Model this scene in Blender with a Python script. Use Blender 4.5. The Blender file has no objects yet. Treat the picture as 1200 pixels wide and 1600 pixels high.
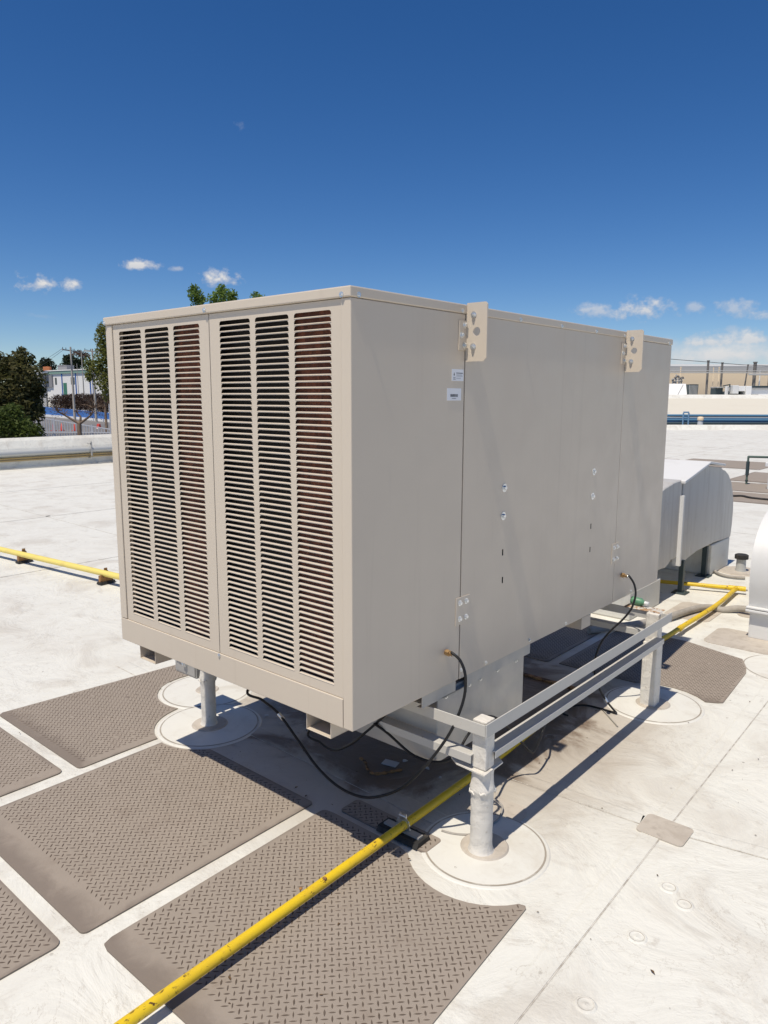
import bpy, math, random
from mathutils import Vector, Matrix

random.seed(7)
S = bpy.context.scene
COL = S.collection

# ------------------------------------------------------------------ camera
cam_data = bpy.data.cameras.new('camera')
cam = bpy.data.objects.new('camera', cam_data)
COL.objects.link(cam)
_r = ((0.757729, -0.103199, 0.644357), (0.652564, 0.115979, -0.748805), (0.002544, 0.987876, 0.155225))
cam.matrix_world = Matrix.Translation(Vector((1.53643, -1.63232, 1.66767))) @ Matrix(_r).to_4x4()
cam_data.sensor_fit = 'VERTICAL'
cam_data.sensor_height = 24.0
cam_data.lens = 17.1920
cam_data.clip_start = 0.05
cam_data.clip_end = 5000.0
S.camera = cam

# ------------------------------------------------------------------ sky, sun, exposure
SUN_DIR = Vector((0.027, -0.44, 1.0)).normalized()        # towards the sun
world = bpy.data.worlds.new('World')
S.world = world
world.use_nodes = True
wn, wl = world.node_tree.nodes, world.node_tree.links
wn.clear()
w_out = wn.new('ShaderNodeOutputWorld')
w_bg = wn.new('ShaderNodeBackground')
w_bg.inputs['Strength'].default_value = 0.10
sky = wn.new('ShaderNodeTexSky')
sky.sky_type = 'NISHITA'
sky.sun_disc = False
sky.sun_elevation = math.asin(SUN_DIR.z)
sky.sun_rotation = math.atan2(SUN_DIR.x, SUN_DIR.y)
sky.altitude = 2200.0
sky.air_density = 1.0
sky.dust_density = 1.1
sky.ozone_density = 4.0
geo = wn.new('ShaderNodeNewGeometry')
tc = wn.new('ShaderNodeTexCoord')
DIRV = tc.outputs['Generated']


def wmath(op, a, b=None, c=None, clamp=False):
    n = wn.new('ShaderNodeMath'); n.operation = op; n.use_clamp = clamp
    for i, v in enumerate((a, b, c)):
        if v is None: continue
        if isinstance(v, (int, float)): n.inputs[i].default_value = v
        else: wl.new(v, n.inputs[i])
    return n.outputs[0]


def wdot(vec):
    n = wn.new('ShaderNodeVectorMath'); n.operation = 'DOT_PRODUCT'
    wl.new(DIRV, n.inputs[0]); n.inputs[1].default_value = vec
    return n.outputs['Value']


def wnoise(scale, detail, rough, zs=2.2):
    mp = wn.new('ShaderNodeMapping'); mp.inputs['Scale'].default_value = (1, 1, zs)
    wl.new(DIRV, mp.inputs['Vector'])
    n = wn.new('ShaderNodeTexNoise'); n.inputs['Scale'].default_value = scale
    n.inputs['Detail'].default_value = detail; n.inputs['Roughness'].default_value = rough
    wl.new(mp.outputs[0], n.inputs['Vector'])
    return n.outputs[0]


cl_noise = wnoise(40.0, 7.0, 0.60, 1.4)
cl_fine = wnoise(130.0, 5.0, 0.6, 1.2)
# every cloud: direction, half width, half height (tangent of angle), density
CLOUDS = [
    ((-0.8982, 0.4195, 0.1313), 0.041, 0.0125, 1.0), ((-0.8423, 0.5148, 0.1596), 0.024, 0.0085, 0.95), ((-0.8185, 0.5526, 0.1573), 0.010, 0.0038, 0.5),
    ((-0.7885, 0.5971, 0.1473), 0.027, 0.0125, 1.0), ((-0.7382, 0.5949, 0.3181), 0.010, 0.008, 0.22),
    ((-0.3731, 0.9217, 0.1063), 0.042, 0.0165, 0.85), ((-0.4188, 0.9017, 0.1071), 0.034, 0.012, 0.62), ((-0.2719, 0.9567, 0.1036), 0.032, 0.013, 0.55),
    ((-0.3130, 0.9437, 0.1070), 0.014, 0.009, 0.5), ((-0.2341, 0.9675, 0.0960), 0.026, 0.010, 0.75), ((-0.2749, 0.9581, 0.0801), 0.012, 0.006, 0.35),
    ((-0.2748, 0.9602, 0.0500), 0.165, 0.030, 0.95, 0.30), ((-0.1712, 0.9839, 0.0519), 0.14, 0.036, 0.95, 0.30),
    ((-0.2959, 0.9530, 0.0657), 0.060, 0.014, 0.85, 0.8), ((-0.2457, 0.9670, 0.0672), 0.060, 0.015, 0.85, 0.8), ((-0.9048, 0.4153, 0.0944), 0.02, 0.004, 0.15),
]
total = None
shade_total = None
for (cx, cy, cz), a, b, dens, *rest in CLOUDS:
    rough_ = rest[0] if rest else 1.0
    c = Vector((cx, cy, cz)).normalized()
    u = Vector((0, 0, 1)).cross(c).normalized() * -1.0
    v = c.cross(u) * -1.0
    if v.z < 0: v = -v
    dc = wmath('MAXIMUM', wdot(c), 0.001)
    du = wmath('DIVIDE', wdot(u), dc); dv = wmath('DIVIDE', wdot(v), dc)
    uu = wmath('POWER', wmath('ABSOLUTE', wmath('DIVIDE', du, a)), 2.0)
    vn = wmath('DIVIDE', dv, b)
    # flat underside: the lower half falls off faster
    vv = wmath('MULTIPLY', vn, wmath('ADD', 1.0, wmath('MULTIPLY', wmath('LESS_THAN', vn, 0.0), 0.35)))
    rr = wmath('SQRT', wmath('ADD', uu, wmath('POWER', wmath('ABSOLUTE', vv), 2.0)))
    front = wmath('GREATER_THAN', wdot(c), 0.3)
    e = wmath('SUBTRACT', 1.0, rr)
    e = wmath('ADD', e, wmath('MULTIPLY', wmath('SUBTRACT', cl_noise, 0.5), 3.4 * rough_))
    e = wmath('ADD', e, wmath('MULTIPLY', wmath('SUBTRACT', cl_fine, 0.5), 1.1 * rough_))
    lim = wmath('MULTIPLY', wmath('SUBTRACT', 1.55, rr), 1.5, clamp=True)
    m = wmath('MULTIPLY', wmath('MULTIPLY', wmath('MULTIPLY', e, 1.1, clamp=True), lim), wmath('MULTIPLY', front, dens))
    sh = wmath('MULTIPLY', m, wmath('ADD', 0.62, wmath('MULTIPLY', vn, 0.38), clamp=True))
    total = m if total is None else wmath('MAXIMUM', total, m)
    shade_total = sh if shade_total is None else wmath('MAXIMUM', shade_total, sh)
mixc = wn.new('ShaderNodeMix'); mixc.data_type = 'RGBA'
mixc.inputs['A'].default_value = (4.6, 5.2, 6.4, 1)
mixc.inputs['B'].default_value = (8.3, 8.4, 8.6, 1)
wl.new(shade_total, mixc.inputs['Factor'])
mixs = wn.new('ShaderNodeMix'); mixs.data_type = 'RGBA'
wl.new(total, mixs.inputs['Factor'])
hs = wn.new('ShaderNodeHueSaturation'); hs.inputs['Saturation'].default_value = 1.30; hs.inputs['Value'].default_value = 1.07; hs.inputs['Hue'].default_value = 0.508
wl.new(sky.outputs[0], hs.inputs['Color'])
wl.new(hs.outputs[0], mixs.inputs['A']); wl.new(mixc.outputs['Result'], mixs.inputs['B'])
wl.new(mixs.outputs['Result'], w_bg.inputs['Color'])
wl.new(w_bg.outputs[0], w_out.inputs['Surface'])

sun_data = bpy.data.lights.new('sun', 'SUN')
sun_data.energy = 4.2
sun_data.angle = math.radians(0.53)
sun_data.color = (1.0, 0.955, 0.88)
sun = bpy.data.objects.new('sun', sun_data)
sun.rotation_euler = (-SUN_DIR).to_track_quat('-Z', 'Y').to_euler()
sun.location = (2, -8, 20)
COL.objects.link(sun)

S.view_settings.view_transform = 'Standard'
S.view_settings.look = 'None'
S.view_settings.exposure = 0.0
S.view_settings.gamma = 1.0
S.view_settings.use_white_balance = True
S.view_settings.white_balance_temperature = 7050.0
S.view_settings.use_curve_mapping = False
S.render.engine = 'CYCLES'
S.cycles.use_denoising = True
S.cycles.max_bounces = 8
S.cycles.diffuse_bounces = 5
S.cycles.sample_clamp_indirect = 6.0


# ------------------------------------------------------------------ materials
def lin(r, g, b):
    f = lambda c: (c / 12.92 if c <= 0.04045 else ((c + 0.055) / 1.055) ** 2.4)
    return (f(r / 255.0), f(g / 255.0), f(b / 255.0), 1.0)


class Mat:
    """A principled material with small helpers for procedural colour and relief."""
    def __init__(self, name, col, rough=0.6, metal=0.0, spec=0.5):
        self.m = bpy.data.materials.new(name); self.m.use_nodes = True
        self.n, self.l = self.m.node_tree.nodes, self.m.node_tree.links
        self.b = self.n['Principled BSDF']
        self.b.inputs['Base Color'].default_value = col if len(col) == 4 else (*col, 1)
        self.b.inputs['Roughness'].default_value = rough
        self.b.inputs['Metallic'].default_value = metal
        self.b.inputs['Specular IOR Level'].default_value = spec
        self.colour = None
        self.tc = self.n.new('ShaderNodeTexCoord')

    def math(self, op, a, b=None, c=None, clamp=False):
        n = self.n.new('ShaderNodeMath'); n.operation = op; n.use_clamp = clamp
        for i, v in enumerate((a, b, c)):
            if v is None: continue
            if isinstance(v, (int, float)): n.inputs[i].default_value = v
            else: self.l.new(v, n.inputs[i])
        return n.outputs[0]

    def vec(self, scale=(1, 1, 1), loc=(0, 0, 0), rot=(0, 0, 0), world=False):
        mp = self.n.new('ShaderNodeMapping')
        mp.inputs['Scale'].default_value = scale; mp.inputs['Location'].default_value = loc
        mp.inputs['Rotation'].default_value = rot
        if world:
            g = self.n.new('ShaderNodeNewGeometry'); self.l.new(g.outputs['Position'], mp.inputs['Vector'])
        else:
            self.l.new(self.tc.outputs['Object'], mp.inputs['Vector'])
        return mp.outputs[0]

    def noise(self, scale, detail=4, rough=0.55, dist=0.0, vec=None):
        n = self.n.new('ShaderNodeTexNoise')
        n.inputs['Scale'].default_value = scale; n.inputs['Detail'].default_value = detail
        n.inputs['Roughness'].default_value = rough; n.inputs['Distortion'].default_value = dist
        self.l.new(vec if vec is not None else self.vec(), n.inputs['Vector'])
        return n.outputs[0]

    def voro(self, scale, vec=None, feature='F1', rnd=1.0):
        n = self.n.new('ShaderNodeTexVoronoi'); n.feature = feature
        n.inputs['Scale'].default_value = scale; n.inputs['Randomness'].default_value = rnd
        self.l.new(vec if vec is not None else self.vec(), n.inputs['Vector'])
        return n.outputs['Distance']

    def ramp(self, fac, lo, hi, a=0.0, b=1.0):
        n = self.n.new('ShaderNodeMapRange'); n.interpolation_type = 'SMOOTHSTEP'
        n.inputs['From Min'].default_value = lo; n.inputs['From Max'].default_value = hi
        n.inputs['To Min'].default_value = a; n.inputs['To Max'].default_value = b
        self.l.new(fac, n.inputs['Value'])
        return n.outputs[0]

    def mix(self, fac, col):
        """lay a colour over what is there"""
        n = self.n.new('ShaderNodeMix'); n.data_type = 'RGBA'
        if isinstance(fac, (int, float)): n.inputs['Factor'].default_value = fac
        else: self.l.new(fac, n.inputs['Factor'])
        if self.colour is None: n.inputs['A'].default_value = self.b.inputs['Base Color'].default_value
        else: self.l.new(self.colour, n.inputs['A'])
        n.inputs['B'].default_value = col if len(col) == 4 else (*col, 1)
        self.colour = n.outputs['Result']
        self.l.new(self.colour, self.b.inputs['Base Color'])
        return self

    def bump(self, h, strength=0.3, dist=0.01):
        n = self.n.new('ShaderNodeBump')
        n.inputs['Strength'].default_value = strength; n.inputs['Distance'].default_value = dist
        self.l.new(h, n.inputs['Height'])
        if self.b.inputs['Normal'].is_linked:
            self.l.new(self.b.inputs['Normal'].links[0].from_socket, n.inputs['Normal'])
        self.l.new(n.outputs[0], self.b.inputs['Normal'])
        return self

    def rough(self, sock):
        self.l.new(sock, self.b.inputs['Roughness']); return self


M = {}

# white roof membrane: chalky, with broad dust, footmarks, wrinkles and specks
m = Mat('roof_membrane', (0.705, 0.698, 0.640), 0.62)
wv = m.vec(world=True)
big = m.noise(0.55, 5, 0.6, 0.4, wv)
mid = m.noise(2.3, 6, 0.62, 0.8, wv)
fine = m.noise(14.0, 6, 0.7, 0.3, wv)
streak = m.noise(3.0, 6, 0.65, 1.2, m.vec((0.8, 2.0, 1), rot=(0, 0, 0.5), world=True))
scuff = m.noise(2.6, 7, 0.66, 2.2, m.vec((1, 1, 1), (3.7, 1.2, 0), world=True))
streak2 = m.noise(5.0, 5, 0.65, 1.0, m.vec((3.2, 0.4, 1), rot=(0, 0, 0.2), world=True))
m.mix(m.ramp(mid, 0.46, 0.70, 0, 0.55), (0.515, 0.475, 0.41))
m.mix(m.ramp(big, 0.52, 0.74, 0, 0.4), (0.52, 0.475, 0.41))
m.mix(m.ramp(streak, 0.57, 0.70, 0, 0.32), (0.45, 0.41, 0.35))
m.mix(m.ramp(streak2, 0.64, 0.76, 0, 0.16), (0.49, 0.45, 0.39))
m.mix(m.ramp(fine, 0.57, 0.74, 0, 0.42), (0.40, 0.355, 0.30))
specks = m.math('MULTIPLY', m.ramp(m.voro(9.0, wv), 0.03, 0.075, 1, 0), m.ramp(m.noise(2.1, 2, 0.5, 0, wv), 0.52, 0.60))
m.mix(m.math('MULTIPLY', specks, 0.75), (0.16, 0.13, 0.10))
scr = m.noise(6.0, 3, 0.5, 2.5, m.vec((0.5, 9.0, 1), rot=(0, 0, -0.35), world=True))
m.mix(m.ramp(scr, 0.69, 0.73, 0, 0.35), (0.30, 0.27, 0.23))
# brown dirt under the cooler, darkened and spread wider to deepen its shade
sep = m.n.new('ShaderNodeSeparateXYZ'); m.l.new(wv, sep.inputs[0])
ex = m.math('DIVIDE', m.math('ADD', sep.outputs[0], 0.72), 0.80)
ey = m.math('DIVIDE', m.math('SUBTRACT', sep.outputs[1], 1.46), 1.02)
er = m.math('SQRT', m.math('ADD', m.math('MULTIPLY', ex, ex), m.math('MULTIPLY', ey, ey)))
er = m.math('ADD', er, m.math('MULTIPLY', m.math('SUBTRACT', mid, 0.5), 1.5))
m.mix(m.ramp(er, 1.0, 1.75, 0.7, 0.0), (0.37, 0.31, 0.245))  # wide soft layer: painted shade, darkens and warms the cleaner membrane too
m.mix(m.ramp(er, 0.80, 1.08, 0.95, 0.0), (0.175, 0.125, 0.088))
# thin curved scuffs: narrow bands of a distorted noise
for lo_, amt in ((0.485, 0.45), (0.60, 0.35)):
    d_s = m.math('ABSOLUTE', m.math('SUBTRACT', scuff, lo_))
    gate = m.ramp(m.noise(1.6, 3, 0.6, 0, m.vec((1, 1, 1), (lo_ * 40, 7, 0), world=True)), 0.48, 0.60)
    m.mix(m.math('MULTIPLY', m.math('MULTIPLY', m.ramp(d_s, 0.0, 0.009, 1, 0), gate), amt), (0.36, 0.315, 0.255))
m.bump(mid, 0.6, 0.04).bump(scuff, 0.28, 0.012).bump(fine, 0.3, 0.004)
M['membrane'] = m.m

m = Mat('membrane_dirty', (0.50, 0.45, 0.385), 0.7)
wv = m.vec(world=True)
m.mix(m.ramp(m.noise(9, 6, 0.65, 0.6, wv), 0.42, 0.7, 0, 0.6), (0.36, 0.31, 0.255))
m.mix(m.ramp(m.noise(30, 4, 0.6, 0.4, wv), 0.55, 0.75, 0, 0.5), (0.27, 0.23, 0.19))
m.bump(m.noise(25, 4, 0.6, 0, wv), 0.3, 0.004)
M['membrane_dirty'] = m.m

m = Mat('membrane_disc', (0.69, 0.68, 0.625), 0.6)
wv = m.vec(world=True)
m.mix(m.ramp(m.noise(5, 6, 0.65, 0.9, wv), 0.46, 0.72, 0, 0.45), (0.50, 0.45, 0.37))
m.mix(m.ramp(m.noise(26, 5, 0.65, 0.5, wv), 0.60, 0.76, 0, 0.4), (0.40, 0.35, 0.29))
m.bump(m.noise(8, 5, 0.6, 0.5, wv), 0.3, 0.01)
M['disc'] = m.m

m = Mat('seam_dirt', (0.37, 0.33, 0.28), 0.8)
m.mix(m.ramp(m.noise(22, 4, 0.6, 0, m.vec(world=True)), 0.35, 0.62), (0.60, 0.57, 0.51))
M['seam'] = m.m
m = Mat('groove_dirt', (0.34, 0.30, 0.245), 0.8)
m.mix(m.ramp(m.noise(12, 4, 0.6, 0, m.vec(world=True)), 0.5, 0.7, 0, 0.8), (0.58, 0.55, 0.49))
M['groove'] = m.m

m = Mat('mat_rubber', (0.305, 0.260, 0.216), 0.78, spec=0.3)
wv = m.vec(world=True)
m.mix(m.ramp(m.noise(3.2, 5, 0.6, 0.5, wv), 0.42, 0.7, 0, 0.5), (0.335, 0.285, 0.238))
m.mix(m.ramp(m.noise(11, 6, 0.68, 0.3, wv), 0.52, 0.75, 0, 0.5), (0.235, 0.188, 0.150))
m.mix(m.ramp(m.noise(70, 3, 0.6, 0, wv), 0.55, 0.8, 0, 0.4), (0.33, 0.285, 0.24))
m.mix(m.math('MULTIPLY', m.ramp(m.voro(7.0, wv), 0.02, 0.06, 1, 0), m.ramp(m.noise(1.7, 2, 0.5, 0, wv), 0.5, 0.58)), (0.07, 0.05, 0.04))
sg = m.n.new('ShaderNodeSeparateXYZ'); m.l.new(m.tc.outputs['Generated'], sg.inputs[0])
gx, gy = sg.outputs[0], sg.outputs[1]
edge = m.math('MINIMUM', m.math('MINIMUM', gx, m.math('SUBTRACT', 1.0, gx)), m.math('SUBTRACT', 1.0, gy))
edge = m.math('MINIMUM', m.math('ADD', edge, 0.018), m.math('MULTIPLY', gy, 0.42))
edge = m.math('ADD', edge, m.math('MULTIPLY', m.math('SUBTRACT', m.noise(7, 6, 0.65, 0.6, wv), 0.5), 0.075))
m.mix(m.ramp(edge, 0.006, 0.044, 0.66, 0.0), (0.165, 0.134, 0.112))
m.bump(m.noise(160, 3, 0.6, 0, wv), 0.25, 0.002)
M['mat'] = m.m
m = Mat('mat_margin', (0.190, 0.155, 0.130), 0.8, spec=0.3)
wv = m.vec(world=True)
m.mix(m.ramp(m.noise(6, 6, 0.65, 0.4, wv), 0.38, 0.66, 0, 0.95), (0.285, 0.235, 0.192))
M['mat_margin'] = m.m
m = Mat('mat_tread', (0.105, 0.080, 0.062), 0.75, spec=0.3)
m.mix(m.ramp(m.noise(5, 4, 0.6, 0, m.vec(world=True)), 0.45, 0.72, 0, 0.65), (0.20, 0.16, 0.13))
M['tread'] = m.m

m = Mat('beige_paint', (0.590, 0.515, 0.420), 0.42, spec=0.4)
wv = m.vec(world=True)
m.mix(m.ramp(m.noise(1.8, 4, 0.5, 0, wv), 0.40, 0.72, 0, 0.35), (0.555, 0.482, 0.392))
m.mix(m.ramp(m.noise(3.0, 6, 0.7, 0.3, m.vec((6, 6, 0.35), world=True)), 0.62, 0.8, 0, 0.18), (0.42, 0.375, 0.325))
m.mix(m.ramp(m.noise(2.2, 5, 0.68, 0.6, m.vec((9, 9, 0.22), (3, 1, 2), world=True)), 0.56, 0.74, 0, 0.22), (0.45, 0.385, 0.31))
m.mix(m.ramp(m.noise(4.5, 6, 0.7, 1.2, wv), 0.60, 0.76, 0, 0.22), (0.64, 0.57, 0.48))
m.rough(m.ramp(m.noise(7, 4, 0.6, 0, wv), 0.3, 0.7, 0.34, 0.52))
m.bump(m.noise(1.3, 2, 0.4, 0, wv), 0.16, 0.04)
m.bump(m.noise(900, 2, 0.5, 0, wv), 0.06, 0.0006)
M['beige'] = m.m

m = Mat('galvanised', (0.475, 0.465, 0.44), 0.5, 0.35)
wv = m.vec(world=True)
m.mix(m.ramp(m.noise(5, 5, 0.6, 0.6, wv), 0.35, 0.7, 0, 0.6), (0.38, 0.385, 0.385))
m.mix(m.ramp(m.noise(2.0, 5, 0.65, 0.3, m.vec((7, 7, 0.6), world=True)), 0.52, 0.74, 0, 0.5), (0.43, 0.41, 0.375))
m.rough(m.ramp(m.noise(9, 4, 0.6, 0, wv), 0.3, 0.7, 0.38, 0.6))
M['galv'] = m.m

m = Mat('painted_duct', (0.54, 0.525, 0.49), 0.5, 0.08)
wv = m.vec(world=True)
m.mix(m.ramp(m.noise(2.0, 6, 0.65, 0.5, m.vec((6, 6, 0.5), world=True)), 0.44, 0.72, 0, 0.7), (0.44, 0.415, 0.375))
m.mix(m.ramp(m.noise(7, 6, 0.65, 0.6, wv), 0.55, 0.75, 0, 0.5), (0.40, 0.37, 0.33))
m.mix(m.ramp(m.noise(3.2, 3, 0.5, 0.4, m.vec((9, 9, 0.7), world=True)), 0.70, 0.74, 0, 0.5), (0.70, 0.70, 0.68))
m.bump(m.noise(3, 3, 0.5, 0, wv), 0.2, 0.02)
M['duct'] = m.m

m = Mat('white_duct_paint', (0.70, 0.70, 0.685), 0.5)
wv = m.vec(world=True)
m.mix(m.ramp(m.noise(4, 6, 0.65, 0.5, wv), 0.48, 0.74, 0, 0.4), (0.60, 0.585, 0.55))
m.bump(m.noise(4, 3, 0.5, 0, wv), 0.15, 0.02)
M['white_duct'] = m.m

m = Mat('white_post_paint', (0.69, 0.66, 0.60), 0.6)
wv = m.vec(world=True)
m.mix(m.ramp(m.noise(14, 6, 0.65, 0.6, wv), 0.45, 0.72, 0, 0.5), (0.52, 0.49, 0.44))
m.mix(m.ramp(m.noise(38, 5, 0.65, 0.3, wv), 0.62, 0.72, 0, 0.5), (0.33, 0.27, 0.21))
m.mix(m.ramp(m.noise(8, 5, 0.7, 0.4, m.vec((4, 4, 0.6), world=True)), 0.58, 0.72, 0, 0.45), (0.42, 0.37, 0.31))
m.bump(m.noise(16, 5, 0.6, 0.5, wv), 0.7, 0.014)
M['post'] = m.m

m = Mat('grey_steel_paint', (0.50, 0.488, 0.455), 0.5)
wv = m.vec(world=True)
m.mix(m.ramp(m.noise(9, 6, 0.65, 0.3, wv), 0.50, 0.76, 0, 0.45), (0.47, 0.46, 0.43))
m.mix(m.ramp(m.noise(22, 6, 0.7, 0.2, wv), 0.66, 0.72, 0, 0.8), (0.28, 0.16, 0.075))
m.bump(m.noise(30, 4, 0.6, 0, wv), 0.2, 0.003)
M['steel'] = m.m

m = Mat('rusty_steel', (0.36, 0.185, 0.07), 0.85)
wv = m.vec(world=True)
m.mix(m.ramp(m.noise(18, 6, 0.7, 0.4, wv), 0.45, 0.6), (0.08, 0.045, 0.025))
m.mix(m.ramp(m.noise(7, 4, 0.6, 0.4, wv), 0.60, 0.68, 0, 0.8), (0.52, 0.36, 0.20))
m.bump(m.noise(40, 4, 0.7, 0, wv), 0.6, 0.005)
M['rust'] = m.m
m = Mat('rusting_white_plate', (0.60, 0.585, 0.54), 0.7)
wv = m.vec(world=True)
m.mix(m.ramp(m.noise(16, 6, 0.7, 0.4, wv), 0.47, 0.56, 0, 0.9), (0.36, 0.185, 0.07))
m.mix(m.ramp(m.noise(26, 5, 0.7, 0.4, wv), 0.56, 0.62, 0, 0.9), (0.09, 0.05, 0.03))
M['rust_white'] = m.m

m = Mat('yellow_pipe_paint', (0.76, 0.525, 0.02), 0.46)
wv = m.vec(world=True)
m.mix(m.ramp(m.noise(7, 4, 0.55, 0.3, wv), 0.40, 0.70, 0, 0.65), (0.66, 0.43, 0.035))
m.mix(m.ramp(m.noise(30, 5, 0.7, 0.3, wv), 0.56, 0.72, 0, 0.5), (0.60, 0.36, 0.05))
chip = m.math('MULTIPLY', m.ramp(m.noise(75, 5, 0.72, 0.6, m.vec((1, 0.5, 1), world=True)), 0.575, 0.61), m.ramp(m.noise(4.5, 4, 0.65, 0.2, wv), 0.43, 0.58))
m.mix(chip, (0.085, 0.036, 0.014))
m.bump(chip, 0.25, -0.003)
M['yellow'] = m.m

m = Mat('pale_yellow_pipe', (0.78, 0.63, 0.17), 0.5)
m.mix(m.ramp(m.noise(9, 4, 0.6, 0, m.vec(world=True)), 0.5, 0.75, 0, 0.5), (0.60, 0.46, 0.16))
M['pale_yellow'] = m.m
m = Mat('tan_conduit', (0.46, 0.33, 0.15), 0.6)
m.mix(m.ramp(m.noise(2, 4, 0.6, 0, m.vec(world=True)), 0.45, 0.7), (0.36, 0.26, 0.13))
M['tan_pipe'] = m.m
M['grey_pipe'] = Mat('grey_pipe', (0.47, 0.48, 0.47), 0.5, 0.2).m

m = Mat('zinc', (0.72, 0.74, 0.75), 0.32, 0.85)
m.mix(m.ramp(m.noise(60, 3, 0.6, 0, m.vec(world=True)), 0.45, 0.7, 0, 0.4), (0.52, 0.56, 0.55))
M['zinc'] = m.m
M['brass'] = Mat('brass', (0.42, 0.27, 0.13), 0.38, 0.8).m
m = Mat('black_hose', (0.010, 0.010, 0.011), 0.48, spec=0.35)
m.bump(m.noise(120, 2, 0.5, 0, m.vec(world=True)), 0.1, 0.001)
M['hose'] = m.m
m = Mat('grey_hose', (0.36, 0.335, 0.30), 0.75)
m.mix(m.ramp(m.noise(10, 5, 0.6, 0, m.vec(world=True)), 0.45, 0.7), (0.28, 0.255, 0.22))
M['grey_hose'] = m.m
m = Mat('black_rubber', (0.022, 0.021, 0.020), 0.75)
m.mix(m.ramp(m.noise(24, 5, 0.65, 0, m.vec(world=True)), 0.5, 0.75, 0, 0.6), (0.085, 0.072, 0.06))
M['rubber'] = m.m
m = Mat('cooling_pad', (0.085, 0.026, 0.014), 0.9)
m.mix(m.ramp(m.noise(30, 4, 0.6, 0.2, m.vec((1, 1, 0.4), world=True)), 0.42, 0.68), (0.185, 0.058, 0.030))
m.bump(m.noise(70, 3, 0.6, 0, m.vec((1, 1, 0.5), world=True)), 0.8, 0.01)
M['pad'] = m.m
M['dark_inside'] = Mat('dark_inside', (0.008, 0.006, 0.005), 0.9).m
M['gap'] = Mat('dark_gap', (0.03, 0.027, 0.024), 0.8).m
m = Mat('sticker_white', (0.72, 0.73, 0.76), 0.3); M['sticker'] = m.m
M['print'] = Mat('sticker_print', (0.07, 0.075, 0.09), 0.5).m
M['green_plastic'] = Mat('green_plastic', (0.10, 0.26, 0.15), 0.45).m
M['white_plastic'] = Mat('white_plastic', (0.72, 0.72, 0.70), 0.4).m
M['teal_pipe'] = Mat('teal_pipe', (0.09, 0.135, 0.11), 0.55).m
M['dark_steel'] = Mat('dark_teal_steel', (0.035, 0.055, 0.06), 0.5).m
m = Mat('dry_leaf', (0.12, 0.07, 0.03), 0.85); M['leaf_litter'] = m.m
M['paper'] = Mat('scrap_paper', (0.55, 0.55, 0.54), 0.7).m

# street scene
m = Mat('street_asphalt', (0.16, 0.155, 0.15), 0.9)
m.mix(m.ramp(m.noise(0.15, 5, 0.6, 0, m.vec(world=True)), 0.4, 0.7), (0.22, 0.205, 0.19))
M['street'] = m.m


def leaf_mat(name, a, b, c):
    m = Mat(name, a, 0.6, spec=0.3)
    wv = m.vec(world=True)
    m.mix(m.ramp(m.noise(0.9, 3, 0.6, 0, wv), 0.42, 0.62), b)
    m.mix(m.ramp(m.noise(5.0, 3, 0.6, 0, wv), 0.55, 0.72), c)
    tr = m.n.new('ShaderNodeBsdfTranslucent'); m.l.new(m.colour, tr.inputs['Color'])
    mx = m.n.new('ShaderNodeMixShader'); mx.inputs[0].default_value = 0.45
    m.l.new(m.b.outputs[0], mx.inputs[1]); m.l.new(tr.outputs[0], mx.inputs[2])
    m.l.new(mx.outputs[0], m.n['Material Output'].inputs['Surface'])
    return m.m


M['leaf_dark'] = leaf_mat('leaf_dark', (0.075, 0.082, 0.028), (0.125, 0.12, 0.045), (0.20, 0.165, 0.08))
M['leaf_green'] = leaf_mat('leaf_green', (0.075, 0.11, 0.025), (0.12, 0.165, 0.038), (0.17, 0.205, 0.055))
M['leaf_bright'] = leaf_mat('leaf_bright', (0.14, 0.22, 0.045), (0.20, 0.30, 0.065), (0.27, 0.36, 0.10))
M['leaf_olive'] = leaf_mat('leaf_olive', (0.14, 0.16, 0.035), (0.20, 0.21, 0.05), (0.25, 0.25, 0.07))
M['leaf_far'] = leaf_mat('leaf_far', (0.022, 0.036, 0.018), (0.038, 0.052, 0.024), (0.05, 0.06, 0.03))
M['twig'] = leaf_mat('dry_twigs', (0.11, 0.065, 0.045), (0.17, 0.10, 0.065), (0.24, 0.155, 0.105))
M['twig_dark'] = leaf_mat('dark_twigs', (0.05, 0.032, 0.024), (0.09, 0.055, 0.04), (0.17, 0.11, 0.08))
m = Mat('bark', (0.15, 0.105, 0.075), 0.9)
m.mix(m.ramp(m.noise(6, 5, 0.65, 0, m.vec((1, 1, 0.3), world=True)), 0.45, 0.65), (0.26, 0.19, 0.135))
M['bark'] = m.m
m = Mat('white_render', (0.82, 0.81, 0.78), 0.8)
m.mix(m.ramp(m.noise(0.25, 5, 0.6, 0, m.vec(world=True)), 0.5, 0.75, 0, 0.4), (0.72, 0.70, 0.66))
M['white_wall'] = m.m
m = Mat('white_metal', (0.80, 0.80, 0.79), 0.45); M['white_metal'] = m.m
m = Mat('blue_wall_paint', (0.035, 0.135, 0.40), 0.7)
m.mix(m.ramp(m.noise(0.3, 4, 0.6, 0, m.vec(world=True)), 0.45, 0.7), (0.05, 0.17, 0.45))
M['blue_wall'] = m.m
M['green_door'] = Mat('green_door', (0.05, 0.20, 0.13), 0.6).m
M['green_fascia'] = Mat('green_fascia', (0.22, 0.36, 0.30), 0.7).m
M['grey_shutter'] = Mat('grey_shutter', (0.27, 0.27, 0.28), 0.7).m
M['window_glass'] = Mat('window_glass', (0.06, 0.07, 0.08), 0.15).m
m = Mat('concrete_pole', (0.46, 0.42, 0.36), 0.85); M['pole'] = m.m
M['fence_paint'] = Mat('fence_paint', (0.50, 0.51, 0.54), 0.5, 0.1).m
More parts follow.
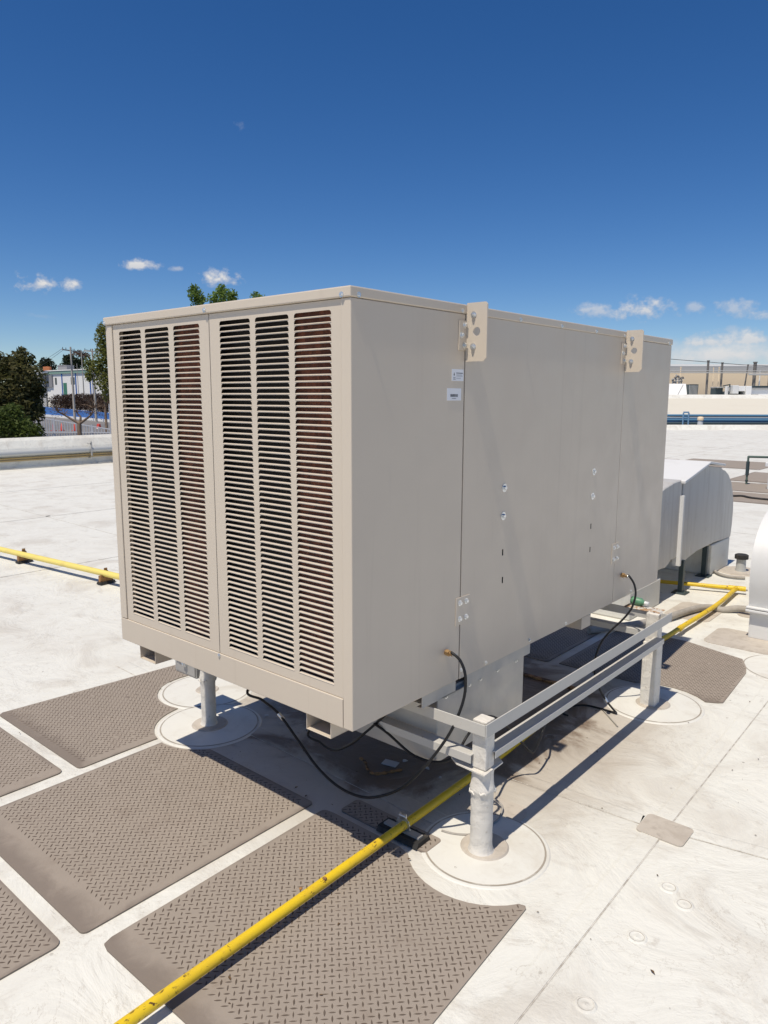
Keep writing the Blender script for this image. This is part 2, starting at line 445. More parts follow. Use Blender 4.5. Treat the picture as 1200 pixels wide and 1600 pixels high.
M['terracotta'] = Mat('terracotta', (0.42, 0.15, 0.06), 0.8).m
M['cone_red'] = Mat('cone_red', (0.62, 0.07, 0.045), 0.5).m
M['tan_wall'] = Mat('tan_wall', (0.80, 0.645, 0.45), 0.8).m
M['mast_grey'] = Mat('mast_grey', (0.15, 0.14, 0.13), 0.6).m
m = Mat('cream_wall', (0.66, 0.62, 0.52), 0.8)
m.mix(m.ramp(m.noise(0.4, 5, 0.6, 0, m.vec((1, 1, 0.4), world=True)), 0.5, 0.75, 0, 0.5), (0.60, 0.555, 0.46))
M['cream_wall'] = m.m
m = Mat('blue_pipe', (0.085, 0.22, 0.35), 0.45); M['blue_pipe'] = m.m
M['light_blue'] = Mat('light_blue_steel', (0.20, 0.36, 0.52), 0.5).m
M['roof_grey'] = Mat('roof_grey', (0.42, 0.42, 0.41), 0.6).m
M['wire'] = Mat('wire', (0.03, 0.03, 0.035), 0.6).m


# ------------------------------------------------------------------ mesh helpers
class MB:
    """Collects shapes and links them as one mesh object."""
    def __init__(self):
        self.v, self.f, self.mi, self.sm = [], [], [], []

    def add(self, verts, faces, mi=0, smooth=False):
        o = len(self.v)
        self.v += [tuple(p) for p in verts]
        for fc in faces:
            self.f.append(tuple(i + o for i in fc)); self.mi.append(mi); self.sm.append(smooth)
        return self

    def box(self, a, b, mi=0):
        x0, y0, z0 = a; x1, y1, z1 = b
        return self.add([(x0, y0, z0), (x1, y0, z0), (x1, y1, z0), (x0, y1, z0), (x0, y0, z1), (x1, y0, z1), (x1, y1, z1), (x0, y1, z1)],
                        [(0, 3, 2, 1), (4, 5, 6, 7), (0, 1, 5, 4), (1, 2, 6, 5), (2, 3, 7, 6), (3, 0, 4, 7)], mi)

    def hexa(self, p, mi=0):
        return self.add(p, [(0, 3, 2, 1), (4, 5, 6, 7), (0, 1, 5, 4), (1, 2, 6, 5), (2, 3, 7, 6), (3, 0, 4, 7)], mi)

    def beam(self, p0, p1, w, h, mi=0, up=(0, 0, 1)):
        p0, p1 = Vector(p0), Vector(p1); d = (p1 - p0).normalized()
        s = d.cross(Vector(up))
        if s.length < 1e-5: s = d.cross(Vector((1, 0, 0)))
        s.normalize(); u = s.cross(d)
        s *= w / 2; u *= h / 2
        return self.hexa([p0 - s - u, p0 + s - u, p1 + s - u, p1 - s - u, p0 - s + u, p0 + s + u, p1 + s + u, p1 - s + u], mi)

    def tube(self, pts, r, n=8, mi=0, caps=True, smooth=True):
        pts = [Vector(p) for p in pts]
        rs = r if isinstance(r, (list, tuple)) else [r] * len(pts)
        vs, fs = [], []
        t0 = (pts[1] - pts[0]).normalized()
        a = t0.cross(Vector((0, 0, 1)))
        if a.length < 1e-3: a = t0.cross(Vector((1, 0, 0)))
        a.normalize()
        for i, p in enumerate(pts):
            t = (pts[min(i + 1, len(pts) - 1)] - pts[max(i - 1, 0)]).normalized()
            a = (a - t * a.dot(t)).normalized(); b = t.cross(a)
            for k in range(n):
                w = 2 * math.pi * k / n
                vs.append(p + (a * math.cos(w) + b * math.sin(w)) * rs[i])
        for i in range(len(pts) - 1):
            for k in range(n):
                k2 = (k + 1) % n
                fs.append((i * n + k, i * n + k2, (i + 1) * n + k2, (i + 1) * n + k))
        self.add(vs, fs, mi, smooth)
        if caps:
            self.add(vs[:n], [tuple(range(n))[::-1]], mi); self.add(vs[-n:], [tuple(range(n))], mi)
        return self

    def lathe(self, prof, loc=(0, 0, 0), n=24, mi=0, axis=(0, 0, 1), smooth=True):
        """profile of (radius, height) turned round an axis"""
        ax = Vector(axis).normalized(); loc = Vector(loc)
        a = ax.cross(Vector((0, 1, 0)))
        if a.length < 1e-3: a = ax.cross(Vector((1, 0, 0)))
        a.normalize(); b = ax.cross(a)
        vs, fs = [], []
        for r, h in prof:
            for k in range(n):
                w = 2 * math.pi * k / n
                vs.append(loc + ax * h + (a * math.cos(w) + b * math.sin(w)) * r)
        for i in range(len(prof) - 1):
            for k in range(n):
                k2 = (k + 1) % n
                fs.append((i * n + k, i * n + k2, (i + 1) * n + k2, (i + 1) * n + k))
        return self.add(vs, fs, mi, smooth)

    def prism(self, poly, z0, z1, mi=0, mi_top=None):
        """a flat outline in x, y lifted from z0 to z1"""
        n = len(poly)
        vs = [(x, y, z0) for x, y in poly] + [(x, y, z1) for x, y in poly]
        self.add(vs, [(i, (i + 1) % n, n + (i + 1) % n, n + i) for i in range(n)], mi)
        self.add(vs, [tuple(range(n))[::-1]], mi)
        self.add(vs, [tuple(range(n, 2 * n))], mi if mi_top is None else mi_top)
        return self

    def prism_x(self, poly, x0, x1, mi=0, smooth=False):
        """an outline in y, z pushed along x"""
        n = len(poly)
        vs = [(x0, y, z) for y, z in poly] + [(x1, y, z) for y, z in poly]
        self.add(vs, [(i, (i + 1) % n, n + (i + 1) % n, n + i) for i in range(n)], mi, smooth)
        self.add(vs, [tuple(range(n))[::-1]], mi); self.add(vs, [tuple(range(n, 2 * n))], mi)
        return self

    def mesh(self, name, mats):
        me = bpy.data.meshes.new(name)
        me.from_pydata(self.v, [], self.f)
        for mm in mats: me.materials.append(M[mm])
        me.polygons.foreach_set('material_index', self.mi)
        me.polygons.foreach_set('use_smooth', self.sm)
        me.update()
        return me

    def build(self, name, mats, parent=None, bevel=0.0, seg=1, fix=False, sharp=0):
        if isinstance(mats, str): mats = [mats]
        me = self.mesh(name, mats)
        if fix or bevel:
            import bmesh
            bm = bmesh.new(); bm.from_mesh(me)
            bmesh.ops.remove_doubles(bm, verts=bm.verts, dist=1e-5)
            bmesh.ops.recalc_face_normals(bm, faces=bm.faces)
            bm.to_mesh(me); bm.free()
        if sharp: me.set_sharp_from_angle(angle=math.radians(sharp))
        o = bpy.data.objects.new(name, me); COL.objects.link(o)
        if parent is not None: o.parent = parent; o.matrix_parent_inverse = world_of(parent).inverted()
        if bevel:
            b = o.modifiers.new('bevel', 'BEVEL'); b.width = bevel; b.segments = seg
            b.limit_method = 'ANGLE'; b.angle_limit = math.radians(40)
        return o


def world_of(o):
    w = o.matrix_basis.copy()
    return w if o.parent is None else world_of(o.parent) @ o.matrix_parent_inverse @ w


def tag(o, label, cat, group=None):
    o['label'] = label; o['category'] = cat
    if group: o['group'] = group
    return o


def thing(name, loc, label, cat, group=None):
    o = bpy.data.objects.new(name, None); COL.objects.link(o)
    o.location = loc; o.empty_display_size = 0.1
    return tag(o, label, cat, group)


def structure(o):
    o['kind'] = 'structure'; return o


def stuff(o):
    o['kind'] = 'stuff'; return o


def child(me, name, parent, loc=(0, 0, 0), rot=(0, 0, 0), scale=(1, 1, 1)):
    """one more object with shared mesh data, placed in the world and parented"""
    o = bpy.data.objects.new(name, me); COL.objects.link(o)
    o.parent = parent; o.matrix_parent_inverse = world_of(parent).inverted()
    o.location = loc; o.rotation_euler = rot; o.scale = scale
    return o


def arc(cx, cy, r, a0, a1, n):
    return [(cx + r * math.cos(math.radians(a0 + (a1 - a0) * i / n)), cy + r * math.sin(math.radians(a0 + (a1 - a0) * i / n))) for i in range(n + 1)]


def round_rect(x0, y0, x1, y1, r, n=5):
    return (arc(x1 - r, y1 - r, r, 0, 90, n) + arc(x0 + r, y1 - r, r, 90, 180, n) + arc(x0 + r, y0 + r, r, 180, 270, n) + arc(x1 - r, y0 + r, r, 270, 360, n))


def spline(pts, n=8):
    """Catmull-Rom through the points"""
    P = [Vector(p) for p in pts]
    P = [P[0] * 2 - P[1]] + P + [P[-1] * 2 - P[-2]]
    out = []
    for i in range(1, len(P) - 2):
        for k in range(n):
            t = k / n
            a, b, c, d = P[i - 1], P[i], P[i + 1], P[i + 2]
            out.append(0.5 * ((2 * b) + (c - a) * t + (2 * a - 5 * b + 4 * c - d) * t * t + (3 * b - a - 3 * c + d) * t ** 3))
    out.append(P[-2])
    return out


# ------------------------------------------------------------------ ground and roof
g = MB(); g.add([(-1500, -800, -1.8), (1500, -800, -1.8), (1500, 2200, -1.8), (-1500, 2200, -1.8)], [(0, 1, 2, 3)])
structure(g.build('street', 'street'))

roof_root = bpy.data.objects.new('roof', None); COL.objects.link(roof_root); structure(roof_root)
# far edge of this roof follows the low upstand
FE0 = Vector((-15.8854, 33.8750, 0.0000)); FE1 = Vector((-0.8558, 48.4027, 0.0000))
fd = (FE1 - FE0).normalized()
fe_l = FE0 - fd * 40; fe_r = FE1 + fd * 20
g = MB()
poly = [(-16.0, -30.0), (30.0, -30.0), (30.0, fe_r.y + (30 - fe_r.x) * fd.y / fd.x), (-16.0, FE0.y + (-16 - FE0.x) * fd.y / fd.x)]
g.prism(poly, -1.79, 0.0)
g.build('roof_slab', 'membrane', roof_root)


def seam(pts, w=0.075, t=0.003):
    """a lap of the membrane: the overlapping sheet edge stands a little proud, with dirt along its edge"""
    for a, b in zip(pts[:-1], pts[1:]):
        a, b = Vector((*a, 0)), Vector((*b, 0)); d = (b - a).normalized(); s = Vector((-d.y, d.x, 0))
        q = MB()
        up = Vector((0, 0, t))
        q.add([a, b, b + s * w, a + s * w, a + up, b + up, b + s * (w - 0.012) + up, a + s * (w - 0.012) + up],
              [(4, 5, 6, 7), (0, 1, 5, 4), (6, 2, 3, 7)], 0)
        e = -s * 0.0045
        q.add([a + e + Vector((0, 0, 0.0012)), b + e + Vector((0, 0, 0.0012)), b + Vector((0, 0, 0.0012)), a + Vector((0, 0, 0.0012))], [(0, 1, 2, 3)], 1)
        q.build('membrane_seam', ['membrane', 'seam'], roof_root)


seam([(0.700, -3.0), (0.672, 0.0), (0.655, 1.0), (0.64, 2.2), (0.60, 5.0), (0.55, 14.0)])
seam([(-0.02, 1.025), (0.56, 1.06), (1.10, 1.165), (3.0, 1.30)])
seam([(-2.6, 0.60), (-1.2, 0.545), (-0.45, 0.53), (-0.05, 0.52)], 0.09)
seam([(-2.4, -6.0), (-2.45, -0.6)]); seam([(-2.55, 1.0), (-2.75, 8.0), (-3.0, 20.0)])
seam([(-5.4, -4.0), (-5.5, 2.0), (-5.7, 12.0), (-6.0, 30)]); seam([(-8.6, -4.0), (-8.7, 30.0)]); seam([(-11.8, -4.0), (-11.9, 30.0)])
seam([(-15.8, 3.2), (-2.6, 2.75)]); seam([(-15.8, 8.4), (-1.6, 8.1), (8.0, 7.8)]); seam([(-15.8, 16.2), (8.0, 15.4)]); seam([(-15.8, 24.5), (8.0, 24.0)])
seam([(-2.3, 4.4), (-0.6, 4.35)], 0.06)

g = MB(); g.prism(round_rect(0.562, 1.004, 0.742, 1.152, 0.02), 0.0, 0.0062)
g.build('membrane_patch', 'membrane_dirty', roof_root)
for x0, y0, x1, y1 in ((0.02, 3.50, 0.52, 3.92), (-0.42, 3.95, -0.08, 4.45), (0.02, 4.30, 0.30, 4.66), (-0.02, 0.66, 0.20, 0.86)):
    g = MB(); g.prism(round_rect(x0, y0, x1, y1, 0.07), 0.0, 0.0042)
    g.build('membrane_patch', 'membrane_dirty', roof_root)


def flashing(cx, cy, r=0.25, inner=0.085):
    """round target patch welded round a post: outer disc, dirty inner collar"""
    q = MB()
    q.lathe([(0.001, 0.0052), (r - 0.010, 0.0052), (r - 0.007, 0.003), (r - 0.004, 0.003), (r - 0.002, 0.0044), (r + 0.008, 0.0030), (r + 0.012, 0.0)], (cx, cy, 0), 56, 0, smooth=False)
    q.lathe([(r - 0.0095, 0.0054), (r - 0.0028, 0.0050)], (cx, cy, 0), 56, 1, smooth=False)
    q.lathe([(0.002, 0.0105), (inner, 0.0105), (inner + 0.006, 0.005)], (cx, cy, 0), 36, 2, smooth=False)
    q.build('flashing_disc', ['disc', 'groove', 'membrane_dirty'], roof_root)


POSTS = [(0.182, 0.498), (-1.460, 0.478), (0.152, 2.215), (-1.460, 2.215)]
flashing(0.180, 0.527, 0.230)
for x, y in ((-1.458, 0.480), (0.165, 2.235), (-1.458, 2.235)): flashing(x, y)
flashing(-1.84, 0.74, 0.25, 0.06)
flashing(0.62, 3.30, 0.27, 0.09)
for px, py, _z in ((0.7942, 0.4481, 0.0000), (0.7889, 0.1006, 0.0000), (0.7854, 0.7492, 0.0000), (0.8556, 0.6950, 0.0000), (-0.0684, 1.5033, 0.0000)):
    q = MB()
    q.lathe([(0.001, 0.0022), (0.008, 0.0020), (0.0095, 0.0012), (0.020, 0.0016), (0.0235, 0.0036), (0.027, 0.0038), (0.032, 0.0)], (px, py, 0), 24)
    q.lathe([(0.0215, 0.0030), (0.0232, 0.0040)], (px, py, 0), 24, 1)
    q.build('fastener_plate', ['membrane', 'seam'], roof_root)

# low upstand at the far end of the roof
up = thing('roof_upstand', FE0, 'low white upstand along the far end of the white roof', 'wall')
g = MB()
n_ = Vector((-fd.y, fd.x, 0))
a, b = FE0 + fd * ((-15.9 - FE0.x) / fd.x), FE1 + fd * 18
h = Vector((0, 0, 0.25)); n_b = n_ * 0.35; c_in = n_ * 0.22
g.hexa([a, b, b + n_b, a + n_b, a + h + c_in, b + h + c_in, b + n_b + h, a + n_b + h])
g.build('upstand_wall', 'membrane', up)

# ------------------------------------------------------------------ walkway pads
A45 = math.sqrt(0.5)


def in_poly(x, y, poly):
    c = False; j = len(poly) - 1
    for i in range(len(poly)):
        xi, yi = poly[i]; xj, yj = poly[j]
        if (yi > y) != (yj > y) and x < (xj - xi) * (y - yi) / (yj - yi) + xi: c = not c
        j = i
    return c


def pad(poly, label, margins=(0.012, 0.012, 0.012, 0.012), treads=True, holes=()):
    """diamond tread pad: thin slab, smooth margins (x0, x1, y0, y1), raised lozenges"""
    x0 = min(p[0] for p in poly); x1 = max(p[0] for p in poly); y0 = min(p[1] for p in poly); y1 = max(p[1] for p in poly)
    t = thing('walkway_pad', ((x0 + x1) / 2, (y0 + y1) / 2, 0), label, 'walkway pad', 'diamond tread walkway pads on the white roof')
    q = MB(); q.prism(poly, 0.0005, 0.0060)
    q.build('pad_body', ['mat'], t)
    if not treads: return t
    mx0, mx1, my0, my1 = margins
    q = MB()
    s = 0.0299
    L, Wd, z, hz = 0.0120, 0.0027, 0.0060, 0.0011
    i0, i1 = int((x1 - x0) / s) + 2, int((y1 - y0) / s) + 2
    for i in range(-1, i0):
        for j in range(-1, i1):
            for k in (0, 1):
                x = x0 + (i + 0.5 * k) * s; y = y0 + (j + 0.5 * k) * s
                if not (x0 + mx0 + .012 < x < x1 - mx1 - .006 and y0 + my0 + .012 < y < y1 - my1 - .006): continue
                if not (in_poly(x, y, poly) and in_poly(x + .012, y, poly) and in_poly(x - .012, y, poly) and in_poly(x, y + .012, poly) and in_poly(x, y - .012, poly)): continue
                if random.random() < 0.006: continue
                f = random.uniform(0.82, 1.08); wr = Wd * random.uniform(0.75, 1.15)
                d = (A45, -A45) if k == 0 else (A45, A45)
                e = (-d[1], d[0])
                P = lambda u, v, w: (x + d[0] * u * f + e[0] * v, y + d[1] * u * f + e[1] * v, w)
                top = z + hz
                q.add([P(-L, 0, z), P(-L * .3, -wr, z), P(L * .3, -wr, z), P(L, 0, z), P(L * .3, wr, z), P(-L * .3, wr, z),
                       P(-L * .75, 0, top), P(-L * .28, -wr * .55, top), P(L * .28, -wr * .55, top), P(L * .75, 0, top), P(L * .28, wr * .55, top), P(-L * .28, wr * .55, top)],
                      [(0, 1, 7, 6), (1, 2, 8, 7), (2, 3, 9, 8), (3, 4, 10, 9), (4, 5, 11, 10), (5, 0, 6, 11), (6, 7, 8, 9, 10, 11)])
    stuff(q.build('diamond_tread', 'tread', t))
    return t


def cut_corner(rect, cx, cy, r, corner):
    """round-rect outline with one corner cut back by a circle round a post"""
    x0, y0, x1, y1 = rect; rr = 0.022
    out = []
    def circ(ax, ay, bx, by):
        a0 = math.degrees(math.atan2(ay - cy, ax - cx)); a1 = math.degrees(math.atan2(by - cy, bx - cx))
        while a1 > a0: a1 -= 360
        while a1 < a0 - 360: a1 += 360
        return arc(cx, cy, r, a0, a1, 12)
    def xs_on(y): return math.sqrt(max(r * r - (y - cy) ** 2, 0))
    def ys_on(x): return math.sqrt(max(r * r - (x - cx) ** 2, 0))
    for nm, c in (('ne', (x1, y1, 0)), ('nw', (x0, y1, 90)), ('sw', (x0, y0, 180)), ('se', (x1, y0, 270))):
        if nm == corner:
            if nm == 'ne': pa, pb = (x1, cy - ys_on(x1)), (cx - xs_on(y1), y1)
            if nm == 'nw': pa, pb = (cx + xs_on(y1), y1), (x0, cy - ys_on(x0))
            if nm == 'sw': pa, pb = (x0, cy + ys_on(x0)), (cx + xs_on(y0), y0)
            if nm == 'se': pa, pb = (cx - xs_on(y0), y0), (x1, cy + ys_on(x1))
            out += circ(*pa, *pb)
        else:
            sx = -1 if c[0] == x1 else 1; sy = -1 if c[1] == y1 else 1
            out += arc(c[0] + sx * rr, c[1] + sy * rr, rr, c[2], c[2] + 90, 4)
    return out


# near pads
pad(cut_corner((-1.464, -0.684, -0.517, 0.315), -1.458, 0.492, 0.29, 'nw'), 'large brown diamond tread pad in front of the louvres, left of the yellow pipe', (0.012, 0.03, 0.10, 0.012))
C_poly = [(-0.40, -0.667), (0.515, -0.66), (0.535, -0.640), (0.472, 0.305)] + [(0.470, 0.328), (0.462, 0.338)] + \
         arc(0.205, 0.492, 0.285, -34, -138, 12) + [(-0.06, 0.315), (-0.40, 0.315)] + arc(-0.428, 0.287, 0.025, 90, 180, 4)[1:] + [(-0.440, -0.630), (-0.43, -0.66)]
pad(C_poly, 'brown diamond tread pad under the yellow gas pipe, notched round the front white post', (0.012, 0.012, 0.09, 0.012))
pad(arc(-1.545, -0.160, 0.025, 270, 360, 4) + [(-1.520, 0.195)] + arc(-1.458, 0.492, 0.285, 258, 190, 9) + arc(-1.84, 0.74, 0.275, 290, 135, 14) + [(-2.03, 0.935), (-2.285, 0.935), (-2.310, 0.91), (-2.400, -0.16), (-2.380, -0.185)],
    'brown diamond tread pad at the left with two round bites for white discs', (0.012, 0.05, 0.02, 0.03))
pad(round_rect(-2.40, -1.25, -1.548, -0.242, 0.03), 'small wedge of brown diamond tread pad at the left edge above the big pad', (0.012, 0.06, 0.012, 0.012))
pad(round_rect(-1.47, -1.72, -0.528, -0.742, 0.03), 'corner of a brown diamond tread pad at the lower left edge', (0.012, 0.012, 0.012, 0.012))
pad(round_rect(-0.40, 0.345, 0.040, 0.455, 0.02), 'small dark tread offcut under the pipe support in the shade', (0.0, 0.0, 0.0, 0.0))
# pads behind the cooler
pad([(-0.515, 2.455), (-0.13, 2.46)] + arc(0.165, 2.235, 0.30, 130, 45, 6) + [(0.43, 2.475), (0.455, 2.50), (0.425, 3.06)] + [(0.40, 3.16), (0.34, 3.30), (-0.05, 3.42), (-0.515, 3.42)],
    'brown diamond tread pad behind the far white post, partly sunlit', (0.012, 0.012, 0.012, 0.012))
pad(round_rect(-1.50, 2.43, -0.585, 3.40, 0.025), 'brown diamond tread pad in deep shade under the rear of the cooler', (0.012, 0.012, 0.012, 0.012))
# distant pads, too far to show their treads
for (x0, y0, x1, y1), lab in (((-2.30, 11.0, -0.3, 12.35), 'far smooth brown walkway pad nearest to the curved grey duct'),
                              ((-4.6, 11.35, -2.42, 12.7), 'far brown walkway pad partly hidden behind the grey duct'),
                              ((-2.75, 12.5, 0.2, 14.0), 'far brown walkway pad in front of the thin green pipe stand'),
                              ((-5.1, 13.0, -2.9, 14.3), 'far brown walkway pad left of the thin green pipe stand'),
                              ((-2.9, 14.2, 0.0, 16.4), 'far brown walkway pad just behind the thin green pipe stand'),
                              ((-5.2, 17.0, -2.95, 19.3), 'farthest brown walkway pad at the right edge of the photo'),
                              ((-7.6, 17.0, -5.35, 18.7), 'farthest brown walkway pad showing above the cap of the grey duct')):
    pad(round_rect(x0, y0, x1, y1, 0.05), lab, treads=False)

# ------------------------------------------------------------------ the cooler
W, L, Z0, Z1 = 1.415, 2.645, 0.592, 1.992
cooler = thing('evaporative_cooler', (-W / 2, L / 2, Z0), 'big beige rooftop evaporative cooler with two tall louvred front panels', 'air cooler')

g = MB(); g.box((-W + 0.006, 0.055, Z0 + 0.01), (-0.006, L - 0.01, Z1 - 0.02)); g.build('inner_shade_block', 'dark_inside', cooler)  # near-black block, its colour stands in for the shade behind the louvres
# lid: thin top with turned down edges
LZ = 1.960
g = MB(); g.box((-W - 0.006, -0.006, LZ), (0.004, L + 0.006, Z1)); g.build('top_lid', 'beige', cooler, 0.004, 2)
g = MB(); g.box((-W, 0.0, Z0), (-0.0445, 0.050, 0.692)); g.build('base_panel', 'beige', cooler, 0.002, 2)
for x0, x1 in ((-W, -1.3665), (-0.0415, 0.0)):
    g = MB()
    if x0 > -1: continue
    g.box((x0, 0.0, 0.694), (x1, 0.052, LZ - 0.001))
    g.build('corner_post', 'beige', cooler, 0.003, 2)

ROWS = 61
P_Z0, P_Z1 = 0.727, 1.930
PITCH = (P_Z1 - P_Z0) / ROWS
PANELS = [(-1.3635, -0.7045, [(-1.317, -1.153), (-1.124, -0.959), (-0.927, -0.762)]), (-0.7005, -0.0445, [(-0.642, -0.474), (-0.447, -0.280), (-0.254, -0.087)])]
YP = 0.005
HOLE0, HOLE1 = 0.0014, 0.0188      # opening within one pitch


def slat_mesh(w):
    """pressed louvre blade: leaves the sheet at the lower lip and curls in and up"""
    q = MB(); prof = [(0.0004, 0.0), (-0.0016, 0.0006), (-0.0010, 0.0016), (0.0022, 0.0030), (0.0082, 0.0046), (0.0082, 0.0039), (0.0030, 0.0022), (0.0014, 0.0006)]
    hw = w / 2; n = len(prof)
    vs = [(-hw, y, z) for y, z in prof] + [(hw, y, z) for y, z in prof]
    q.add(vs, [(i, (i + 1) % n, n + (i + 1) % n, n + i) for i in range(n)], 0, False)
    q.add(vs, [tuple(range(n)), tuple(range(2 * n - 1, n - 1, -1))])
    return q


pi = 0
for xa, xb, cols in PANELS:
    q = MB()
    def rect(x0, x1, z0, z1): q.add([(x0, YP, z0), (x1, YP, z0), (x1, YP, z1), (x0, YP, z1)], [(0, 1, 2, 3)])
    zt, zb = LZ - 0.002, 0.694
    xs = [xa] + [v for c in cols for v in c] + [xb]
    for i in range(0, 8, 2): rect(xs[i], xs[i + 1], zb, zt)
    for c0, c1 in cols:
        rect(c0, c1, zb, P_Z0 + HOLE0); rect(c0, c1, P_Z0 + (ROWS - 1) * PITCH + HOLE1, zt)
        for r_ in range(ROWS):
            zr = P_Z0 + r_ * PITCH
            if r_ < ROWS - 1: rect(c0, c1, zr + HOLE1, zr + PITCH + HOLE0)
            rc = 0.010; zt_ = zr + HOLE1
            for sx, xc in ((1, c0), (-1, c1)):
                pts = [(xc, YP, zt_)] + [(xc + sx * (rc - rc * math.cos(math.radians(a_))), YP, zt_ - rc + rc * math.sin(math.radians(a_))) for a_ in (0, 30, 60, 90)]
                q.add(pts, [tuple(range(5)) if sx < 0 else tuple(range(5))[::-1]])
    # turned edges of the sheet
    for x0, x1 in ((xa, xa + 0.001), (xb - 0.001, xb)): q.box((x0, YP + 0.0003, zb), (x1, YP + 0.03, zt))
    q.box((xa + .002, YP + 0.0003, zb), (xb - .002, YP + 0.03, zb + 0.001))
    pan = q.build('louvre_panel', 'beige', cooler)
    for ci, (c0, c1) in enumerate(cols):
        cx, w = (c0 + c1) / 2, c1 - c0
        if pi == 0 and ci == 0:
            big_ = MB(); one = slat_mesh(w)
            for r_ in range(ROWS):
                zr = P_Z0 + r_ * PITCH + HOLE0
                big_.add([(x + cx, y + YP, z + zr) for x, y, z in one.v], one.f, 0)
            stuff(big_.build('slat_column', 'beige', pan))
            continue
        me = slat_mesh(w).mesh('slat', ['beige'])
        for r_ in range(ROWS):
            child(me, 'slat', pan, (cx, YP, P_Z0 + r_ * PITCH + HOLE0))
    # wet pad block behind; the end that stands forward shows brown
    q = MB()
    q.box((cols[2][0] - 0.012, YP + 0.016, zb + 0.02), (cols[2][1] + 0.012, YP + 0.045, zt - 0.02))
    q.build('cooling_pad', 'pad', cooler)
    pi += 1

# side panels on the right: three doors with thin dark joints
for y0, y1 in ((-0.0005, 0.5955), (0.6005, 2.0045), (2.0095, L)):
    g = MB()
    if y0 > 0.5 and y0 < 1:      # the middle door has four slotted holes, cut through the sheet
        cuts = [(0.892, 1.045), (0.896, 0.929), (1.703, 1.045), (1.705, 0.929)]
        ys = sorted({y0, y1} | {c - .0045 for c, _ in cuts} | {c + .0045 for c, _ in cuts}); zs = sorted({Z0 + .001, LZ - .001} | {z - .013 for _, z in cuts} | {z + .013 for _, z in cuts})
        for i in range(len(ys) - 1):
            for j in range(len(zs) - 1):
                ym, zm = (ys[i] + ys[i + 1]) / 2, (zs[j] + zs[j + 1]) / 2
                if any(abs(ym - c) < .0045 and abs(zm - z) < .013 for c, z in cuts): continue
                g.add([(0, ys[i], zs[j]), (0, ys[i + 1], zs[j]), (0, ys[i + 1], zs[j + 1]), (0, ys[i], zs[j + 1])], [(0, 1, 2, 3)])
        for ya, yb in ((y0, y0 + .001), (y1 - .001, y1)): g.box((-.03, ya, Z0 + .001), (-0.0003, yb, LZ - .001))
        g.build('side_door', 'beige', cooler)
    else:
        if y0 < 0: g.prism([(-0.0415, y0), (0.0, y0), (0.0, y1), (-0.03, y1), (-0.03, 0.03), (-0.0415, 0.03)], Z0 + .0005, LZ - 0.001)
        else: g.box((-0.03, y0, Z0 + .0005), (0.0, y1, LZ - 0.001))
        g.build('side_panel', 'beige', cooler, 0.003, 2)
g = MB(); g.box((-W, 0.054, Z0), (-W + 0.03, L, LZ - .001)); g.build('side_panel', 'beige', cooler, 0.002)
g = MB(); g.box((-W + .032, L - 0.03, Z0), (-0.032, L - .0005, LZ - .001)); g.build('back_panel', 'beige', cooler)
g = MB(); g.box((-W + .032, 0.06, Z0 - .001), (-0.032, L - .04, Z0 + 0.009)); g.build('floor_panel', 'beige', cooler)


# fasteners
def hexbolt(r, hh, washer=0.0, n=6):
    q = MB(); z = 0.0
    if washer: q.lathe([(0.0005, 0.0018), (washer, 0.0018), (washer, 0.0)][::-1], n=16, smooth=False); z = 0.0018
    q.lathe([(r, z), (r, z + hh * .8), (r * .86, z + hh), (0.0004, z + hh)], n=n, smooth=False)
    return q


SCREW = hexbolt(0.0050, 0.0045, 0.0085).mesh('screw', ['zinc'])
BOLT = hexbolt(0.0090, 0.008, 0.0175).mesh('bolt', ['zinc'])
MBOLT = hexbolt(0.0075, 0.007, 0.0115).mesh('bolt', ['zinc'])
RX, RFRONT = (0, math.pi / 2, 0), (math.pi / 2, 0, 0)
for x, z in ((-0.712, 1.972), (-0.032, 1.968), (-1.408, 1.968), (-0.700, 0.686)):
    child(SCREW, 'screw', cooler, (x, -0.006 if z > 1 else 0.0, z), RFRONT)
for y, z in ((0.030, 1.968), (0.572, 1.968), (0.97, 1.957 + .012), (1.315, 1.968), (1.655, 1.969), (2.59, 1.967), (1.98, 1.969)):
    child(SCREW, 'screw', cooler, (0.004, y, z), RX)
for y, z in ((0.612, 0.627), (0.786, 0.607), (1.135, 0.612), (1.479, 0.606), (2.25, 0.608)):
    child(SCREW, 'screw', cooler, (0.0, y, z), RX)
for y, z in ((0.891, 1.309), (0.888, 1.195), (1.709, 1.312), (1.707, 1.193)):
    child(BOLT, 'bolt', cooler, (0.0, y, z), RX)

